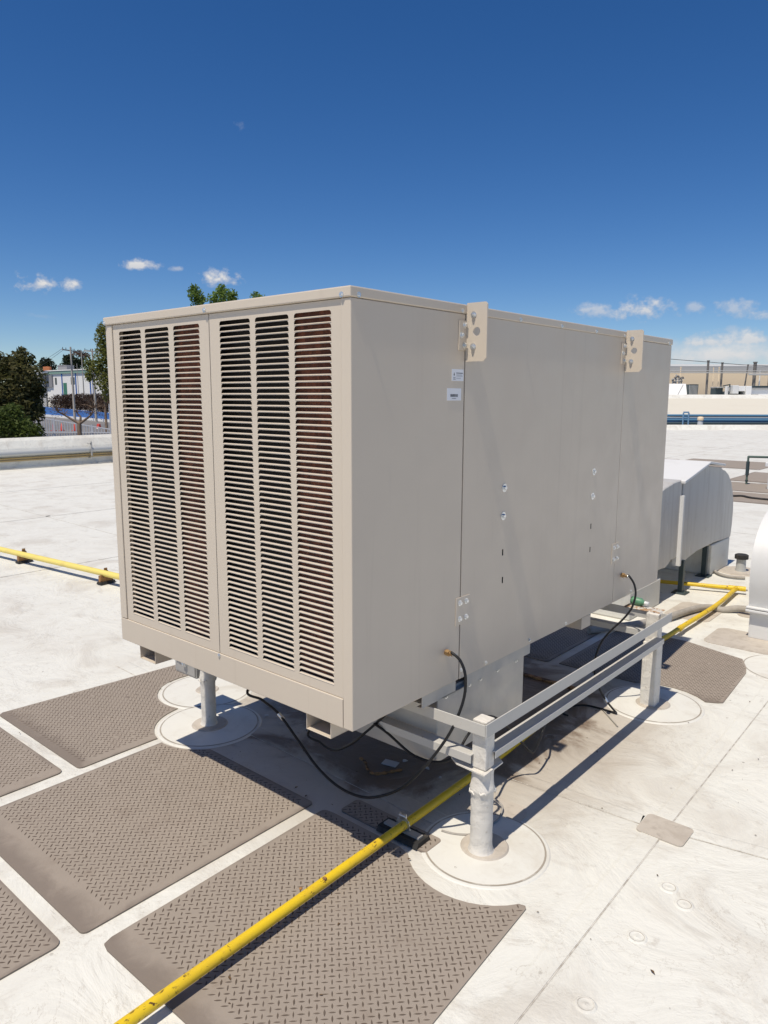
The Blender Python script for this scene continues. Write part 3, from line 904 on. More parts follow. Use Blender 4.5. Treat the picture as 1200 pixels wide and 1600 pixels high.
# lifting lugs: a plate standing out from the side, bolted to an angle
for y in (0.598, 2.000):
    q = MB()
    zb, zt, xo, t = 1.793, 1.997, 0.090, 0.006
    # outline of the plate with chamfered outer corners and a round eye
    out = [(0.0045, zb), (xo - .014, zb), (xo, zb + .014), (xo, zt - .008), (xo - .008, zt), (0.0045, zt)]
    hc, hr, nh = (0.047, 1.897), 0.0155, 20
    ring = arc(hc[0], hc[1], hr, 0, 360, nh)[:-1]
    # dense outline for a clean ring of faces round the eye
    def ray_hit(ang):
        dx, dz = math.cos(ang), math.sin(ang); best = 9
        for (ax, az), (bx, bz) in zip(out, out[1:] + out[:1]):
            ex_, ez_ = bx - ax, bz - az; den = dx * ez_ - dz * ex_
            if abs(den) < 1e-9: continue
            tt = ((ax - hc[0]) * ez_ - (az - hc[1]) * ex_) / den; uu_ = ((ax - hc[0]) * dz - (az - hc[1]) * dx) / den
            if tt > 0 and -1e-6 <= uu_ <= 1 + 1e-6: best = min(best, tt)
        return (hc[0] + dx * best, hc[1] + dz * best)
    angs = sorted([2 * math.pi * k / nh for k in range(nh)] + [math.atan2(pz - hc[1], px_ - hc[0]) % (2 * math.pi) for px_, pz in out])
    rin = [(hc[0] + hr * math.cos(a_), hc[1] + hr * math.sin(a_)) for a_ in angs]; rout = [ray_hit(a_) for a_ in angs]; nn = len(angs)
    vs = [(x, y, z) for x, z in rin] + [(x, y, z) for x, z in rout] + [(x, y + t, z) for x, z in rin] + [(x, y + t, z) for x, z in rout]
    fs = []
    for i in range(nn):
        j = (i + 1) % nn
        fs += [(i, nn + i, nn + j, j), (2 * nn + i, 2 * nn + j, 3 * nn + j, 3 * nn + i), (nn + i, 3 * nn + i, 3 * nn + j, nn + j), (i, j, 2 * nn + j, 2 * nn + i)]
    q.add(vs, fs)
    # flange lying on the panel
    q.box((0.0006, y - 0.044, 1.832), (0.0042, y - 0.001, 1.936))
    lug = q.build('lifting_lug', 'beige', cooler, fix=True)
    for zz in (1.955, 1.845):
        child(MBOLT, 'bolt', lug, (0.034, y - 0.0002, zz), RFRONT)
        q2 = MB(); q2.lathe([(0.0072, 0), (0.0072, 0.003), (0.0046, 0.0035), (0.0042, 0.007), (0.0004, 0.007)], n=6, smooth=False)
        child(q2.mesh('nut', ['zinc']), 'nut', lug, (0.034, y - 0.007, zz), RFRONT)
    for yy, zz in ((y - 0.03, 1.884), (y - 0.012, 1.920), (y - 0.012, 1.850)):
        child(MBOLT, 'bolt', lug, (0.0042, yy, zz), RX)

# joining plates low on the door seams
for y, z in ((0.612, 0.866), (2.008, 0.862)):
    g = MB(); g.box((0.0004, y - 0.045, z - .054), (0.0030, y + 0.045, z + .054)); pl_ = g.build('joining_plate', 'beige', cooler, 0.0006)
    for dy in (-0.022, 0.020):
        for dz in (0.032, -0.030): child(MBOLT, 'bolt', pl_, (0.003, y + dy, z + dz), RX)

# stickers with flat print
g = MB(); g.box((0.0003, 0.517, 1.724), (0.0010, 0.589, 1.765)); st = g.build('rating_sticker', 'sticker', cooler)
q = MB()
def ink(y0, y1, z0, z1, x=0.0012): q.box((x - .0002, y0, z0), (x, y1, z1))
q.lathe([(0.0001, 0.0002), (0.0035, 0.0002), (0.0035, 0)], (0.0010, 0.531, 1.7455), 12, axis=(1, 0, 0), smooth=False)
q.prism_x([(0.5282, 1.747), (0.5338, 1.747), (0.531, 1.7545)], 0.0010, 0.0012)
for a_ in range(9): ink(0.5435 + a_ * .0046, 0.5435 + a_ * .0046 + .0036, 1.7500, 1.7532)
for row, (n_w, zz) in enumerate(((7, 1.7445), (8, 1.7405), (6, 1.7330))):
    for a_ in range(n_w): ink(0.5445 + a_ * .0049, 0.5445 + a_ * .0049 + .0034, zz, zz + .0014)
for a_ in range(3):
    ink(0.5260 + a_ * .005, 0.5260 + a_ * .005 + .0036, 1.7350, 1.7368); ink(0.5265 + a_ * .005, 0.5265 + a_ * .005 + .0030, 1.7285, 1.7318)
q.build('sticker_print', 'print', st)
g = MB(); g.box((0.0003, 0.490, 1.655), (0.0010, 0.576, 1.698)); st = g.build('barcode_sticker', 'sticker', cooler)
q = MB(); y_ = 0.510
rb = random.Random(3)
while y_ < 0.556:
    wbar = rb.choice((0.0006, 0.0009, 0.0014)); ink(y_, y_ + wbar, 1.668, 1.6775); y_ += wbar + rb.choice((0.0005, 0.0008))
for a_ in range(7): ink(0.519 + a_ * .0038, 0.519 + a_ * .0038 + .0026, 1.6615, 1.6635)
q.build('sticker_print', 'print', st)

# cable glands
for y, z in ((0.508, 0.727), (2.106, 0.727)):
    q = MB()
    q.lathe([(0.011, 0), (0.011, 0.006), (0.013, 0.006), (0.013, 0.018), (0.008, 0.019), (0.008, 0.028), (0.0085, 0.029), (0.0085, 0.036)], (0.0, y, z), 6, 0, (1, 0, -0.1), False)
    q.lathe([(0.0078, 0.034), (0.0078, 0.048), (0.002, 0.049)], (0.0, y, z), 12, 1, (1, 0, -0.1), True)
    q.build('cable_gland', ['brass', 'zinc'], cooler)

# skid channels that carry the cooler on the stand
TOP = 0.528
def channel(x0, x1, ya, yb, open_x):
    """C shaped skid running along y, open end seen at the front"""
    q = MB(); t = 0.003
    q.box((x0, ya, TOP), (x1, yb, TOP + t)); q.box((x0, ya, Z0 - t - 0.002), (x1, yb, Z0 - 0.002))
    q.box((x1 - t, ya + .0002, TOP + t), (x1, yb, Z0 - t - .002)); q.box((x0, ya + .0002, TOP + t), (x0 + t, yb, Z0 - t - .002))
    q.box((x0 + t, yb - 0.02, TOP + t), (x1 - t, yb - 0.016, Z0 - t - .002))
    return q.build('skid_channel', 'beige', cooler, 0.0008)


channel(-0.232, -0.112, 0.012, 0.46, -1)
channel(-1.292, -1.172, 0.012, 0.46, -1)
for xa in (-1.292, -0.232): channel(xa, xa + 0.12, 2.12, 2.60, -1)
g = MB(); g.box((-0.20, 1.66, TOP), (-0.004, 1.76, Z0 - 0.002)); g.build('skid_block', 'beige', cooler, 0.002)

# plenum box under the cooler
g = MB(); g.box((-0.875, 0.505, 0.27), (-0.032, 1.150, 0.560)); plen = g.build('plenum', 'galv', cooler, 0.003)
g = MB()
g.box((-0.030, 0.500, 0.548), (-0.0275, 1.155, 0.560)); g.box((-0.030, 0.500, 0.5455), (-0.006, 1.155, 0.5480)); g.box((-0.0085, 0.66, 0.548), (-0.006, 1.155, 0.590))
g.box((-0.030, 0.375, 0.545), (-0.006, 0.645, 0.5475)); g.box((-0.0085, 0.375, 0.5475), (-0.006, 0.585, 0.590))
g.build('plenum_flange', 'galv', plen)
for yy in (0.56, 0.72, 0.80, 0.93, 1.08): child(SCREW, 'screw', plen, (-0.032, yy, 0.525), RX)

# ------------------------------------------------------------------ the stand
stand = thing('steel_stand', (-0.63, 1.36, 0), 'painted steel stand with round boots and angle rails carrying the cooler', 'stand')
for i, (x, y) in enumerate(POSTS):
    q = MB(); hw = 0.030 if i != 2 else 0.034
    q.box((x - hw, y - hw, 0.338 if i != 2 else 0.36), (x + hw, y + hw, TOP - .004))
    post = q.build('post', 'post', stand, 0.005, 2)
    q = MB()
    if i == 2:
        q.box((x - 0.041, y - 0.041, 0.0), (x + 0.041, y + 0.041, 0.365)); q.build('post_sleeve', 'post', post, 0.008, 2)
    else:
        k_ = 0.80 if i == 0 else 0.72
        rj = random.Random(40 + i)
        prof = [(0.066, 0.006), (0.060, 0.012), (0.0545, 0.022)] + [(0.0515 * rj.uniform(.985, 1.02), 0.04 + .02 * a_) for a_ in range(10)] + [(0.0535, 0.243), (0.0575, 0.250), (0.0580, 0.260), (0.0545, 0.266), (0.0515, 0.285), (0.0500, 0.31), (0.0520, 0.337)]
        q.lathe([(r_ * k_, h_) for r_, h_ in prof], (x, y, 0), 28, 0)
        # crumpled lap of the boot wrap
        for a_, w_, zz in ((0.6, .35, .25), (2.3, .5, .256), (4.2, .4, .247), (5.3, .3, .252)):
            pts_ = [(x + .0575 * k_ * math.cos(a_ + w_ * t_), y + .0575 * k_ * math.sin(a_ + w_ * t_), zz + .006 * math.sin(t_ * 5)) for t_ in (-1, -.5, 0, .5, 1)]
            q.tube(pts_, [.002, .005, .006, .005, .002], 6)
        q.build('post_boot', 'post', post)
    if i == 0:
        q = MB(); q.prism([(0.0517, 0.4825, 0.3350)[:2], (0.0943, 0.4553, 0.3350)[:2], (0.2233, 0.4453, 0.3350)[:2], (0.2190, 0.5764, 0.3350)[:2], (0.1901, 0.5964, 0.3350)[:2], (0.0987, 0.5969, 0.3350)[:2]][::1], 0.331, 0.3365); q.build('collar_plate', 'post', post, fix=True)
    elif i != 2:
        q = MB(); q.box((x - 0.05, y - 0.05, 0.330), (x + 0.05, y + 0.05, 0.336)); q.build('collar_plate', 'post', post, 0.002)


def flip_y(x, y0, y1, z_top, vert, horiz, side, t=0.005):
    q = MB(); q.box((x - t, y0, z_top - vert), (x, y1, z_top))
    if side < 0: q.box((x - horiz, y0, z_top - vert + .0002), (x - t - .0003, y1, z_top - vert + t))
    else: q.box((x + .0003, y0, z_top - vert + .0002), (x + horiz, y1, z_top - vert + t))
    return q


def flip_x(y, x0, x1, z_top, vert, horiz, t=0.005):
    q = MB(); q.box((x0, y, z_top - vert), (x1, y + t, z_top)); q.box((x0, y + t + .0003, z_top - vert + .0002), (x1, y + horiz, z_top - vert + t)); return q


def angle_y(x, y0, y1, z_top, vert, horiz, side, t=0.005, up=True):
    """angle iron along y: upright leg at x, flat leg towards side"""
    q = MB()
    q.box((x - t, y0, z_top - vert), (x, y1, z_top))
    if side < 0: q.box((x - horiz, y0, z_top - t), (x - t - .0003, y1, z_top - .0002))
    else: q.box((x + .0003, y0, z_top - t), (x + horiz, y1, z_top - .0002))
    return q


def angle_x(y, x0, x1, z_top, vert, horiz, t=0.005):
    q = MB(); q.box((x0, y, z_top - vert), (x1, y + t, z_top)); q.box((x0, y + t + .0003, z_top - t), (x1, y + horiz, z_top - .0002)); return q


xr0, xr1 = 0.2275, -1.4955
g = flip_y(xr0, 0.4445, 2.262, TOP, 0.050, 0.042, -1); g.build('side_rail', 'steel', stand, 0.001)
g = angle_y(0.2265, 0.512, 2.172, 0.404, 0.028, 0.054, -1); g.build('side_rail', 'steel', stand, 0.001)
g = flip_y(xr1 + .005, 0.4445, 2.262, TOP - .002, 0.050, 0.042, 1); g.build('side_rail', 'steel', stand, 0.001)
g = angle_y(xr1 + .005, 0.512, 2.172, 0.404, 0.028, 0.054, 1); g.build('side_rail', 'steel', stand, 0.001)
g = flip_x(0.4430, xr1 + .006, 0.2220, TOP - .0025, 0.044, 0.042); g.build('cross_rail', 'steel', stand, 0.001)
g = angle_x(0.4480, xr1 + .06, 0.161, 0.392, 0.033, 0.05); g.build('cross_rail', 'steel', stand, 0.001)
g = flip_x(2.215, xr1 + .006, 0.2220, TOP - .0025, 0.044, 0.042); g.build('cross_rail', 'steel', stand, 0.001)
g = angle_x(2.215, xr1 + .06, 0.11, 0.410, 0.033, 0.05); g.build('cross_rail', 'steel', stand, 0.001)
g = MB(); g.box((-0.02, 2.205, TOP - .004), (0.18, 2.29, TOP - .001)); g.build('seat_plate', 'rust_white', stand, 0.001)

# disconnect box strapped to the left front post
box_o = thing('electrical_box', (-1.62, 0.47, 0.23), 'small galvanised electrical box with a latch beside the left white post', 'electrical box')
g = MB(); g.box((-1.705, 0.455, 0.235), (-1.524, 0.56, 0.45)); bb = g.build('box_body', 'galv', box_o, 0.004, 2)
g = MB(); g.box((-1.700, 0.448, 0.245), (-1.529, 0.4545, 0.44)); g.build('box_door', 'galv', box_o, 0.003, 2)
g = MB(); g.tube([(-1.68, 0.446, 0.345), (-1.68, 0.43, 0.345), (-1.615, 0.43, 0.335), (-1.60, 0.43, 0.30)], 0.006, 8); g.box((-1.62, 0.434, 0.29), (-1.588, 0.4475, 0.36)); g.build('latch_handle', 'zinc', box_o)
g = MB(); g.box((-1.5235, 0.49, 0.40), (-1.50, 0.50, 0.42)); g.box((-1.5235, 0.49, 0.27), (-1.50, 0.50, 0.29)); g.build('mounting_tab', 'galv', box_o)

# ------------------------------------------------------------------ yellow gas pipe
gas = thing('gas_pipe', (-0.06, 1.5, 0.05), 'chipped yellow gas pipe running under the cooler towards the far duct', 'gas pipe')
PZ = 0.050; PR = 0.0172
pa_, pb_ = Vector((-0.0940, 0.4649, 0.0500)), Vector((-0.1416, 3.6015, 0.0500))
p_near = Vector((-0.0663, -1.0249, 0.0500)); p_tee = pa_.lerp(pb_, 1.0 + (4.985 - pb_.y) / (pb_.y - pa_.y))
q = MB()
pts = spline([p_near, Vector((-0.0704, -0.7905, 0.0500)), Vector((-0.0990, 0.8514, 0.0500)), Vector((-0.1335, 1.5542, 0.0500)), Vector((-0.1728, 2.4986, 0.0500)), Vector((-0.1445, 3.2704, 0.0500)), pb_, Vector((-0.1303, 4.3398, 0.0500)), p_tee], 7)
q.tube(pts, PR, 20)
q.build('pipe_run', 'yellow', gas)
for (x, y, z), r_ in (((-0.0774, -0.0589, 0.0660), .0085), ((-0.1057, -0.1407, 0.0620), .006), ((-0.1088, 1.7118, 0.0660), .006)):
    q = MB(); q.lathe([(.0005, -r_ * .5), (r_ * .9, -r_ * .3), (r_, 0), (r_ * .7, r_ * .45), (.0005, r_ * .6)], (x, y, z), 9, 0, (0.2, -0.3, 1)); q.build('rust_blister', 'rust', gas)
br = [p_tee + Vector((-0.02, 0.0, 0)), Vector((-0.70, 4.80, PZ)), Vector((-2.4, 4.30, PZ))]
q = MB(); q.tube([p_tee + Vector((0.06, 0.018, 0))] + br, PR, 16); q.build('pipe_branch', 'yellow', gas)
q = MB(); q.tube([p_tee + Vector((-0.06, -0.018, 0)), p_tee + Vector((0.07, 0.021, 0))], PR * 1.28, 16); q.tube([p_tee + Vector((0.0012, -0.07, 0)), p_tee], PR * 1.28, 16); q.build('tee_fitting', 'yellow', gas)
d_ = (p_tee - pb_).normalized()
for c_ in (Vector((-0.1400, 3.5443, 0.0500)),):
    q = MB(); q.tube([c_ - d_ * 0.03, c_ + d_ * 0.03], PR * 1.2, 16); q.build('coupling', 'yellow', gas)


def support(c, ax, label, kind='black', grp='pipe supports under the yellow pipes'):
    """rubber block with a strut and a two-bolt pipe clamp; ax = pipe direction in plan"""
    c = Vector(c); ax = Vector(ax).normalized(); s = Vector((-ax.y, ax.x, 0))
    t = thing('pipe_support', (c.x, c.y, 0), label, 'pipe support', grp)
    q = MB()
    hw, hl = (0.045, 0.098) if kind == 'black' else (0.035, 0.075)
    lo = [(hw, 0.0), (hw * .72, 0.020), (-hw * .72, 0.020), (-hw, 0.0)]
    base = Vector((c.x, c.y, 0.006))
    vs = [base + ax * u + s * hl + Vector((0, 0, w)) for u, w in lo] + [base + ax * u - s * hl + Vector((0, 0, w)) for u, w in lo]
    q.add(vs, [(0, 1, 5, 4), (1, 2, 6, 5), (2, 3, 7, 6), (3, 0, 4, 7), (0, 3, 2, 1), (4, 5, 6, 7)])
    for k in range(5):
        u = -hl + 0.022 + k * (hl - .022) / 2
        q.beam(base + s * u - ax * (hw * .82) + Vector((0, 0, .010)), base + s * u + ax * (hw * .82) + Vector((0, 0, .010)), 0.010, 0.018)
    q.build('rubber_block', 'rubber', t, fix=True)
    q = MB(); zt = c.z - PR
    b0 = Vector((c.x, c.y, 0.026)); hz = max(zt - 0.026, 0.004)
    q.beam(b0 - s * (hl * .86) + Vector((0, 0, hz / 2)), b0 + s * (hl * .86) + Vector((0, 0, hz / 2)), 0.030, hz, 0)
    q.build('strut', 'galv' if kind == 'black' else 'rust', t)
    q = MB()
    ringp = [c + s * (PR + .0025) * math.cos(a_) + Vector((0, 0, (PR + .0025) * math.sin(a_))) for a_ in [math.radians(-20 + k * 22) for k in range(11)]]
    ringp = [c + s * (PR + .004) + Vector((0, 0, -PR))] + ringp + [c - s * (PR + .004) + Vector((0, 0, -PR))]
    for a_, b_ in zip(ringp[:-1], ringp[1:]): q.beam(a_, b_, 0.026, 0.003, 0, up=ax)
    top = c + Vector((0, 0, PR + .003))
    q.beam(top - s * .004, top - s * .004 + Vector((0, 0, .026)), 0.022, 0.003, up=ax); q.beam(top + s * .006, top + s * .006 + Vector((0, 0, .026)), 0.022, 0.003, up=ax)
    q.tube([top - s * .014 + Vector((0, 0, .014)), top + s * .018 + Vector((0, 0, .014))], 0.0045, 6)
    q.build('pipe_clamp', 'zinc' if kind == 'black' else 'rust', t)
    return t


c_ = Vector((-0.0947, 0.3807, 0.0500)); d_ = (pa_ - p_near).normalized()
support(c_, d_, 'black rubber pipe support with steel clamp beside the front white post')

left_pipe = thing('gas_pipe', (-5.3, 1.55, 0.07), 'pale yellow gas pipe crossing the white roof at far left', 'gas pipe')
lp0, lp1 = Vector((-11.6248, 0.8877, 0.1000)), Vector((-4.3038, 1.6105, 0.1000)); ld = (lp1 - lp0).normalized()
q = MB(); lend = lp1 + ld * 1.2
q.tube([lp0.lerp(lend, k / 20) for k in range(21)], 0.028, 14); q.build('pipe_run', 'pale_yellow', left_pipe)
for (x, y, z), lab in (((-5.9509, 1.4919, 0.1000), 'rusty clamp support on the pale yellow pipe nearest the left edge'), ((-4.5439, 1.6043, 0.1000), 'rusty clamp support on the pale yellow pipe nearest the cooler')):
    support((x, y, z), ld, lab, 'rust')

# ------------------------------------------------------------------ black hoses and cables
def hose(pts, r, label, cat='hose', mat='hose', n=10, name='black_hose', fittings=()):
    t = thing(name, pts[0], label, cat)
    q = MB(); q.tube(spline(pts, 10), r, n); q.build('hose_body', mat, t)
    for a_, b_ in fittings:
        q = MB(); q.tube([a_, b_], r * 1.5, 8); q.build('hose_fitting', 'zinc', t)
    return t


h1 = [(0.045, 0.508, 0.722), (0.0377, 0.4946, 0.7362), (0.0727, 0.4984, 0.7141), (0.0984, 0.4957, 0.6650), (0.1023, 0.4884, 0.5946), (0.0969, 0.4618, 0.5279), (0.0697, 0.4343, 0.4425), (0.0091, 0.3926, 0.3304), (-0.0694, 0.3555, 0.2283),
      (-0.1516, 0.3262, 0.1711), (-0.2427, 0.3068, 0.1397), (-0.3488, 0.2920, 0.1466), (-0.4576, 0.2828, 0.1931), (-0.5601, 0.2783, 0.2710), (-0.6742, 0.2704, 0.3616), (-0.7743, 0.2663, 0.3964), (-0.8684, 0.2676, 0.4217), (-0.80, 0.46, 0.57)]
hose(h1, 0.0056, 'black rubber hose looping from the near brass fitting under the cooler front', fittings=[((-0.6523, 0.2753, 0.3439), (-0.6770, 0.2695, 0.3639))])
h2 = [(-0.30, 0.50, 0.57), (-0.6761, 0.4531, 0.2335), (-0.6132, 0.4456, 0.1912), (-0.5165, 0.4340, 0.1924), (-0.4072, 0.4209, 0.2590), (-0.3273, 0.4113, 0.3325), (-0.2828, 0.4459, 0.3856), (-0.12, 0.50, 0.575)]
hose(h2, 0.0052, 'short black hose sagging below the right skid channel')
h3 = [(-0.26, 0.475, 0.34), (-0.2895, 0.4343, 0.3795), (-0.2331, 0.4508, 0.3507), (-0.1385, 0.4713, 0.2934), (-0.0677, 0.4818, 0.2815), (0.0021, 0.4988, 0.2935), (0.0407, 0.5275, 0.3215), (0.0573, 0.5782, 0.3858), (0.0408, 0.6816, 0.4044), (0.0033, 0.8207, 0.3668),
      (0.0081, 0.8993, 0.3213), (0.0194, 0.9612, 0.2625), (0.0372, 1.0316, 0.1836), (0.0575, 1.0828, 0.1262), (0.0574, 1.1281, 0.1299), (0.0377, 1.2084, 0.1548), (0.0036, 1.3065, 0.1590), (-0.2053, 1.7731, 0.0100), (-0.10, 1.75, 0.02)]
hose(h3, 0.0052, 'black hose lying behind the front post and rising past the lower rail')
h4 = [(0.045, 2.106, 0.722), (0.0476, 2.0951, 0.7304), (0.0791, 2.0916, 0.6911), (0.0920, 2.0847, 0.6356), (0.0843, 2.0617, 0.5693), (0.0527, 2.0371, 0.5091), (0.0016, 2.0083, 0.4418), (-0.0378, 1.9840, 0.3753), (-0.0535, 1.9555, 0.3007),
      (-0.0446, 1.9293, 0.2210), (-0.0094, 1.9159, 0.1449), (0.0308, 1.9203, 0.0869), (0.0395, 1.9891, 0.0200), (0.0697, 1.9700, 0.0100), (0.0406, 1.9718, 0.0080), (-0.0210, 1.9722, 0.0080), (-0.0996, 1.9589, 0.0080), (-0.1484, 1.9052, 0.0080), (-0.1789, 1.7806, 0.0080), (-0.1869, 1.5880, 0.0080)]
hose(h4, 0.0054, 'black hose dropping from the far brass fitting to the roof behind the rails', fittings=[((0.0236, 1.9190, 0.0996), (0.0379, 1.9212, 0.0779))])
hose([(-0.0176, 1.9811, 0.0060), (0.0462, 1.9191, 0.0060), (0.1383, 1.8275, 0.0060)], 0.0035, 'thin grey cable end lying in sunlight below the far rail', 'cable', 'grey_hose', 6, 'thin_cable')
hose([(0.0024, 0.4972, 0.0080), (0.0404, 0.5078, 0.0080), (0.0768, 0.5283, 0.0080), (0.1042, 0.5576, 0.0080), (0.1212, 0.6300, 0.0100), (0.1286, 0.7019, 0.0120), (0.1050, 0.7732, 0.0200), (0.0746, 0.7874, 0.0300), (0.0468, 0.7826, 0.0300)], 0.0042, 'thin grey wire curled round the foot of the front white post', 'cable', 'grey_hose', 6, 'thin_cable')
hose([(0.1030, 4.3799, 0.0500), (0.0015, 4.3816, 0.0350), (-0.0858, 4.3259, 0.0200), (-0.1665, 4.3041, 0.0300), (-0.2239, 4.2075, 0.0350), (-0.2713, 4.0276, 0.0350), (-0.3161, 3.8114, 0.0350), (-0.3707, 3.6363, 0.0350), (-0.4409, 3.4517, 0.0350), (-0.5386, 3.2866, 0.0350), (-0.6275, 3.1116, 0.0350)], 0.026, 'thick grey flexible hose lying over the yellow pipe towards the cooler', 'hose', 'grey_hose', 12, 'grey_hose')
hose([(-0.5720, 5.7103, 0.0200), (-0.4856, 5.5780, 0.0200), (-0.3954, 5.5234, 0.0200), (-0.3131, 5.5301, 0.0200), (-0.2433, 5.5590, 0.0200)], 0.014, 'grey cable from the duct curb to the small vent', 'cable', 'grey_hose', 8, 'grey_cable')
hose([(-0.5333, 5.0236, 0.0080), (-0.3877, 5.0326, 0.0080), (-0.2398, 5.0754, 0.0080), (-0.1152, 5.1561, 0.0080)], 0.007, 'thin grey cable parallel to the far yellow pipe', 'cable', 'grey_hose', 6, 'grey_cable')
hose([(-2.0165, 11.5800, 0.0200), (-1.9022, 11.6823, 0.0200), (-1.7128, 11.5310, 0.0200), (-1.3147, 11.4779, 0.0200)], 0.02, 'dark cable lying across the far brown pads', 'cable', 'rubber', 6, 'grey_cable')

# debris in the shade under the cooler
q = MB(); c0 = Vector((-0.4851, 0.7663, 0.0100)); q.box((-0.036, -0.022, 0), (0.036, 0.022, 0.004)); o = q.build('metal_tag', 'paper', None, 0.001); o.location = c0; o.rotation_euler = (0.03, 0.02, 0.25); tag(o, 'small grey metal tag lying on dirty roof in the shade', 'metal tag')
sp = [(-0.6213, 0.7069, 0.0150), (-0.5829, 0.6999, 0.0120), (-0.5235, 0.6558, 0.0100), (-0.4814, 0.6473, 0.0100), (-0.4507, 0.6815, 0.0100), (-0.4233, 0.7155, 0.0150), (-0.4084, 0.7559, 0.0100)]
o = MB().tube(spline(sp, 6), [0.004 + 0.004 * abs(math.sin(k * .7)) for k in range(len(spline(sp, 6)))], 6).build('rusty_strap', 'rust'); tag(o, 'bent rusty strap lying left of the small grey tag', 'strap')
for k, ((x, y, z), s_, lab) in enumerate((((-0.4541, 0.8350, 0.0060), .018, 'white paper scrap just right of the small grey tag'), ((-0.3351, 0.8446, 0.0060), .013, 'white paper scrap beside the sagging black hose'), ((-1.3123, 0.7359, 0.0060), .014, 'white paper scrap near the left hose fitting'), ((-0.2433, 0.8222, 0.0050), .009, 'tiny white scrap between yellow pipe and front post'))):
    q = MB(); n_p = 7; pts = [(s_ * random.uniform(.6, 1.1) * math.cos(2 * math.pi * i / n_p), s_ * random.uniform(.5, 1.0) * math.sin(2 * math.pi * i / n_p), random.uniform(0, .006)) for i in range(n_p)]
    q.add([(0, 0, 0.007)] + pts, [(0, 1 + i, 1 + (i + 1) % n_p) for i in range(n_p)]); q.add([(p[0], p[1], p[2] - .0015) for p in pts], [tuple(range(n_p))[::-1]])
    o = q.build('paper_scrap', 'paper'); o.location = (x, y, z); tag(o, lab, 'paper scrap')
q = MB(); q.box((-0.80, -0.014, 0.0), (0.30, 0.016, 0.012)); o = q.build('rusty_bar', 'rust', None, 0.002); o.location = (-0.45, 2.138, 0.001); tag(o, 'rusty steel bar lying in the shade seen between the rails', 'steel bar')
# leaf litter and grit, uncountable
q = MB(); rl = random.Random(11)
for k in range(260):
    if k < 120: x, y = rl.uniform(-1.3, 0.1), rl.uniform(0.3, 2.3)
    else: x, y = rl.uniform(-2.2, 1.4), rl.uniform(-1.0, 3.4)
    zb_ = 0.0035 if not (-2.3 < x < 0.5 and y < 0.33) else 0.0080
    s_ = rl.uniform(.0025, .007) if k % 9 else rl.uniform(.007, .012); a_ = rl.uniform(0, 6.28)
    ca, sa = math.cos(a_) * s_, math.sin(a_) * s_
    q.add([(x - ca, y - sa, zb_), (x + sa * .4, y - ca * .4, zb_ + s_ * .25), (x + ca, y + sa, zb_ + s_ * .1), (x - sa * .4, y + ca * .4, zb_ + s_ * .35)], [(0, 1, 2, 3)])
o = stuff(q.build('leaf_litter', 'leaf_litter')); o['label'] = 'dry leaf bits and grit scattered over the roof'

# ------------------------------------------------------------------ ducts behind the cooler
XD = -0.54
duct = thing('roof_duct', (-1.0, 5.2, 0), 'grey sheet metal duct with white pitched cap and rounded ends behind the cooler', 'duct')
XW = -1.34
q = MB()
body = [(4.62, 0.275), (4.72, 0.262), (4.90, 0.285), (5.10, 0.308), (5.58, 0.312), (6.09, 0.292)] + [(6.115, 0.42), (6.12, 0.56), (6.10, 0.66), (6.055, 0.76), (5.98, 0.86), (5.88, 0.935), (5.76, 0.985), (5.70, 0.993)] + [(5.64, 1.02), (5.20, 1.068), (4.62, 0.965)]
q.prism_x(body, XW, XD); q.build('duct_body', 'duct', duct, 0.006)
q = MB()
ctop = [(4.575, 0.985), (5.22, 1.105), (5.66, 1.055), (5.66, 1.035), (5.22, 1.083), (4.575, 0.960)]
q.prism_x(ctop, XW - 0.06, XD + 0.03); q.build('duct_cap', 'white_duct', duct, 0.004)
q = MB(); XE = XD - 0.004
elb = [(4.60, 0.33), (4.44, 0.33), (4.385, 0.30), (4.33, 0.285), (4.24, 0.292)] + [(3.62, 0.292), (3.60, 0.42), (3.62, 0.56), (3.70, 0.70), (3.83, 0.82), (4.00, 0.90), (4.20, 0.955), (4.42, 0.985), (4.60, 0.99)]
q.prism_x(elb, XW + 0.02, XE); q.build('near_elbow', 'duct', duct, 0.008)
q = MB(); q.box((XD + 0.001, 4.575, 0.262), (XD + 0.028, 4.60, 0.86)); q.box((XD - 0.04, 4.57, 0.262), (XD + 0.027, 4.5735, 0.86)); q.build('corner_angle', 'white_duct', duct)
for y0, y1, zt in ((5.52, 6.085, 0.295), (3.62, 4.235, 0.222)):
    q = MB(); q.box((XW + .03, y0, 0.0), (XD - 0.002, y1, zt)); q.build('duct_curb', 'disc', duct, 0.012, 2)
for (x, y, w) in ((XD + 0.005, 4.70, 0.020), (XD - 0.04, 5.46, 0.022), (XW + 0.05, 4.70, 0.02)):
    q = MB(); q.box((x - w, y - w, 0.0), (x + w, y + w, 0.29)); q.box((x - .06, y - .06, 0), (x + .06, y + .06, 0.012)); q.build('duct_leg', 'dark_steel', duct, 0.002)


